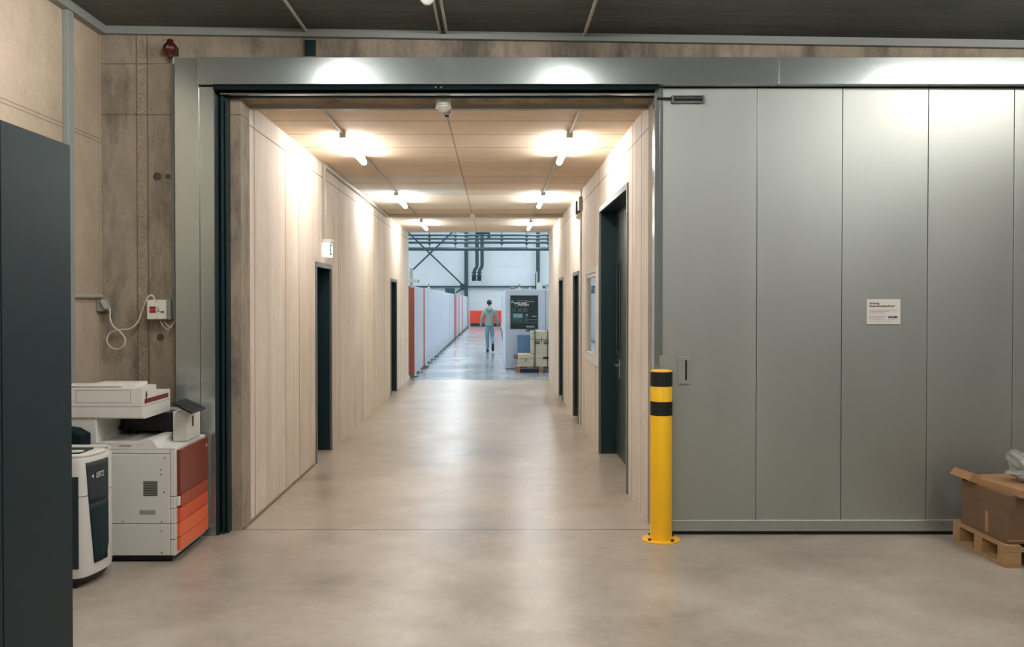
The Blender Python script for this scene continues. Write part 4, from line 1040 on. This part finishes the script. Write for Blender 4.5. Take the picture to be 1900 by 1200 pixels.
body = [[((0, 0, .95), .10, .08), ((0, 0, 1.12), .10, .08), ((0, 0, 1.32), .12, .08), ((0, -.01, 1.45), .07, .06), ((0, 0, 1.52), .05, .052), ((0, .012, 1.575), .058, .066), ((0, .014, 1.64), .074, .088), ((0, .01, 1.70), .062, .078)],
        [((0, .014, 1.64), .074, .088), ((0, .105, 1.625), .012, .014)],
        [((0, 0, .95), .10, .08), ((-.09, 0, .88), .06, .06), (LK, .045, .045), (LA, .035, .035), ((-.06, .08, .05), .02, .02)],
        [((0, 0, .95), .10, .08), ((.09, 0, .88), .06, .06), (RK, .045, .045), (RA, .035, .035), ((.115, -.18, .18), .02, .02)]]
for s in (-1, 1):
    W_ = (s*.275, .06, .87)
    body.append([((0, 0, 1.32), .12, .08), ((s*.16, 0, 1.39), .055, .055), ((s*.235, -.02, 1.14), .038, .038), (W_, .024, .022), ((s*.278, .075, .80), .017, .036)])
    for k in range(4):
        yy = .048+k*.018; Lf = (.055, .065, .06, .046)[k]
        body.append([((s*.278, .075, .80), .017, .036), ((s*.28, yy+.002, .765), .0085, .0085), ((s*.277, yy+.005, .765-Lf*.6), .008, .008), ((s*.27, yy+.012, .765-Lf*1.05), .0065, .0065)])
    body.append([(W_, .024, .022), ((s*.27, .115, .82), .010, .010), ((s*.266, .125, .785), .0085, .0085)])
bo_ = skin_obj('body', body, 'skin', pe)
h = skin_obj('hoodie', [[((0, 0, .84), .168, .125), ((0, 0, .92), .17, .125), ((0, 0, 1.0), .165, .12), ((0, -.005, 1.15), .165, .125), ((0, -.01, 1.32), .175, .125), ((0, -.015, 1.42), .12, .09), ((0, -.01, 1.485), .07, .07)],
     [((0, -.01, 1.32), .175, .125), ((-.165, -.005, 1.395), .075, .075), ((-.245, -.03, 1.14), .062, .062), ((-.278, .045, .91), .046, .046), ((-.278, .055, .87), .036, .036)],
     [((0, -.01, 1.32), .175, .125), ((.165, -.005, 1.395), .075, .075), ((.245, -.03, 1.14), .062, .062), ((.278, .045, .91), .046, .046), ((.278, .055, .87), .036, .036)]], 'hoodie', pe)
# hood lying on the back
b = MB(); bmesh.ops.create_uvsphere(b.bm, u_segments=24, v_segments=14, radius=1)
o0 = Vector(pe.location)
for v in b.bm.verts:
    x, y, z = v.co; k = 1-.35*max(0, -z)
    v.co = o0+Vector((x*.125*k, -.085+y*.075, 1.425+z*.085+.02*abs(x)-.03*max(0, -z)*(1-abs(x))))
b.build('hood', 'hoodie', h, True)
skin_obj('jeans', [[((0, 0, .95), .12, .09), ((0, -.01, .86), .145, .11)],
     [((0, -.01, .86), .145, .11), ((-.085, 0, .80), .088, .095), (LK, .068, .07), ((-.062, .03, .25), .058, .058), ((-.06, .015, .11), .062, .062)],
     [((0, -.01, .86), .145, .11), ((.09, .005, .80), .088, .095), (RK, .068, .07), ((.108, -.09, .385), .06, .06), ((.113, -.205, .28), .055, .055)]], 'jeans', pe)
def shoe(M):
    b = MB(); prof = [(-.11, .036, .085), (-.08, .042, .10), (-.02, .042, .085), (.06, .048, .062), (.12, .048, .048), (.16, .036, .038), (.18, .015, .028)]
    rings = []
    for y, w_, h_ in prof:
        rings.append([b.bm.verts.new((w_*math.cos(a)*1.0, y, max(0, h_*.5+h_*.62*math.sin(a)))) for a in [k*2*math.pi/14 for k in range(14)]])
    for i in range(len(rings)-1):
        for k in range(14): b.bm.faces.new((rings[i][k], rings[i][(k+1) % 14], rings[i+1][(k+1) % 14], rings[i+1][k]))
    b.bm.faces.new(rings[0][::-1]); b.bm.faces.new(rings[-1])
    bmesh.ops.transform(b.bm, matrix=Matrix.Translation(o0) @ M, verts=b.bm.verts)
    o = b.build('shoe', 'shoe', pe, True)
    return o
shoe(Matrix.Translation((-.06, .04, 0)) @ Euler((0, 0, math.radians(6))).to_matrix().to_4x4())
shoe(Matrix.Translation((.116, -.20, .185)) @ Euler((math.radians(-62), 0, 0)).to_matrix().to_4x4())
b = MB(); bmesh.ops.create_uvsphere(b.bm, u_segments=24, v_segments=16, radius=1)
for v in b.bm.verts:
    x, y, z = v.co
    yy = y*.102 if y < 0 else y*.085
    v.co = o0+Vector((x*.084, .0+yy, 1.665+z*.092 if z > 0 else 1.665+z*(.095 if y < .2 else .01)))
    n_ = mn.noise(Vector((x, y, z))*5)*.006; v.co += Vector((x, y, z))*n_
b.build('hair', 'hair', pe, True)
for s in (-1, 1):
    b = MB(); bmesh.ops.create_uvsphere(b.bm, u_segments=10, v_segments=8, radius=1)
    for v in b.bm.verts: v.co = o0+Vector((s*.084+v.co.x*.01, .012+v.co.y*.018, 1.63+v.co.z*.03))
    b.build('ear', 'skin', bo_, True)
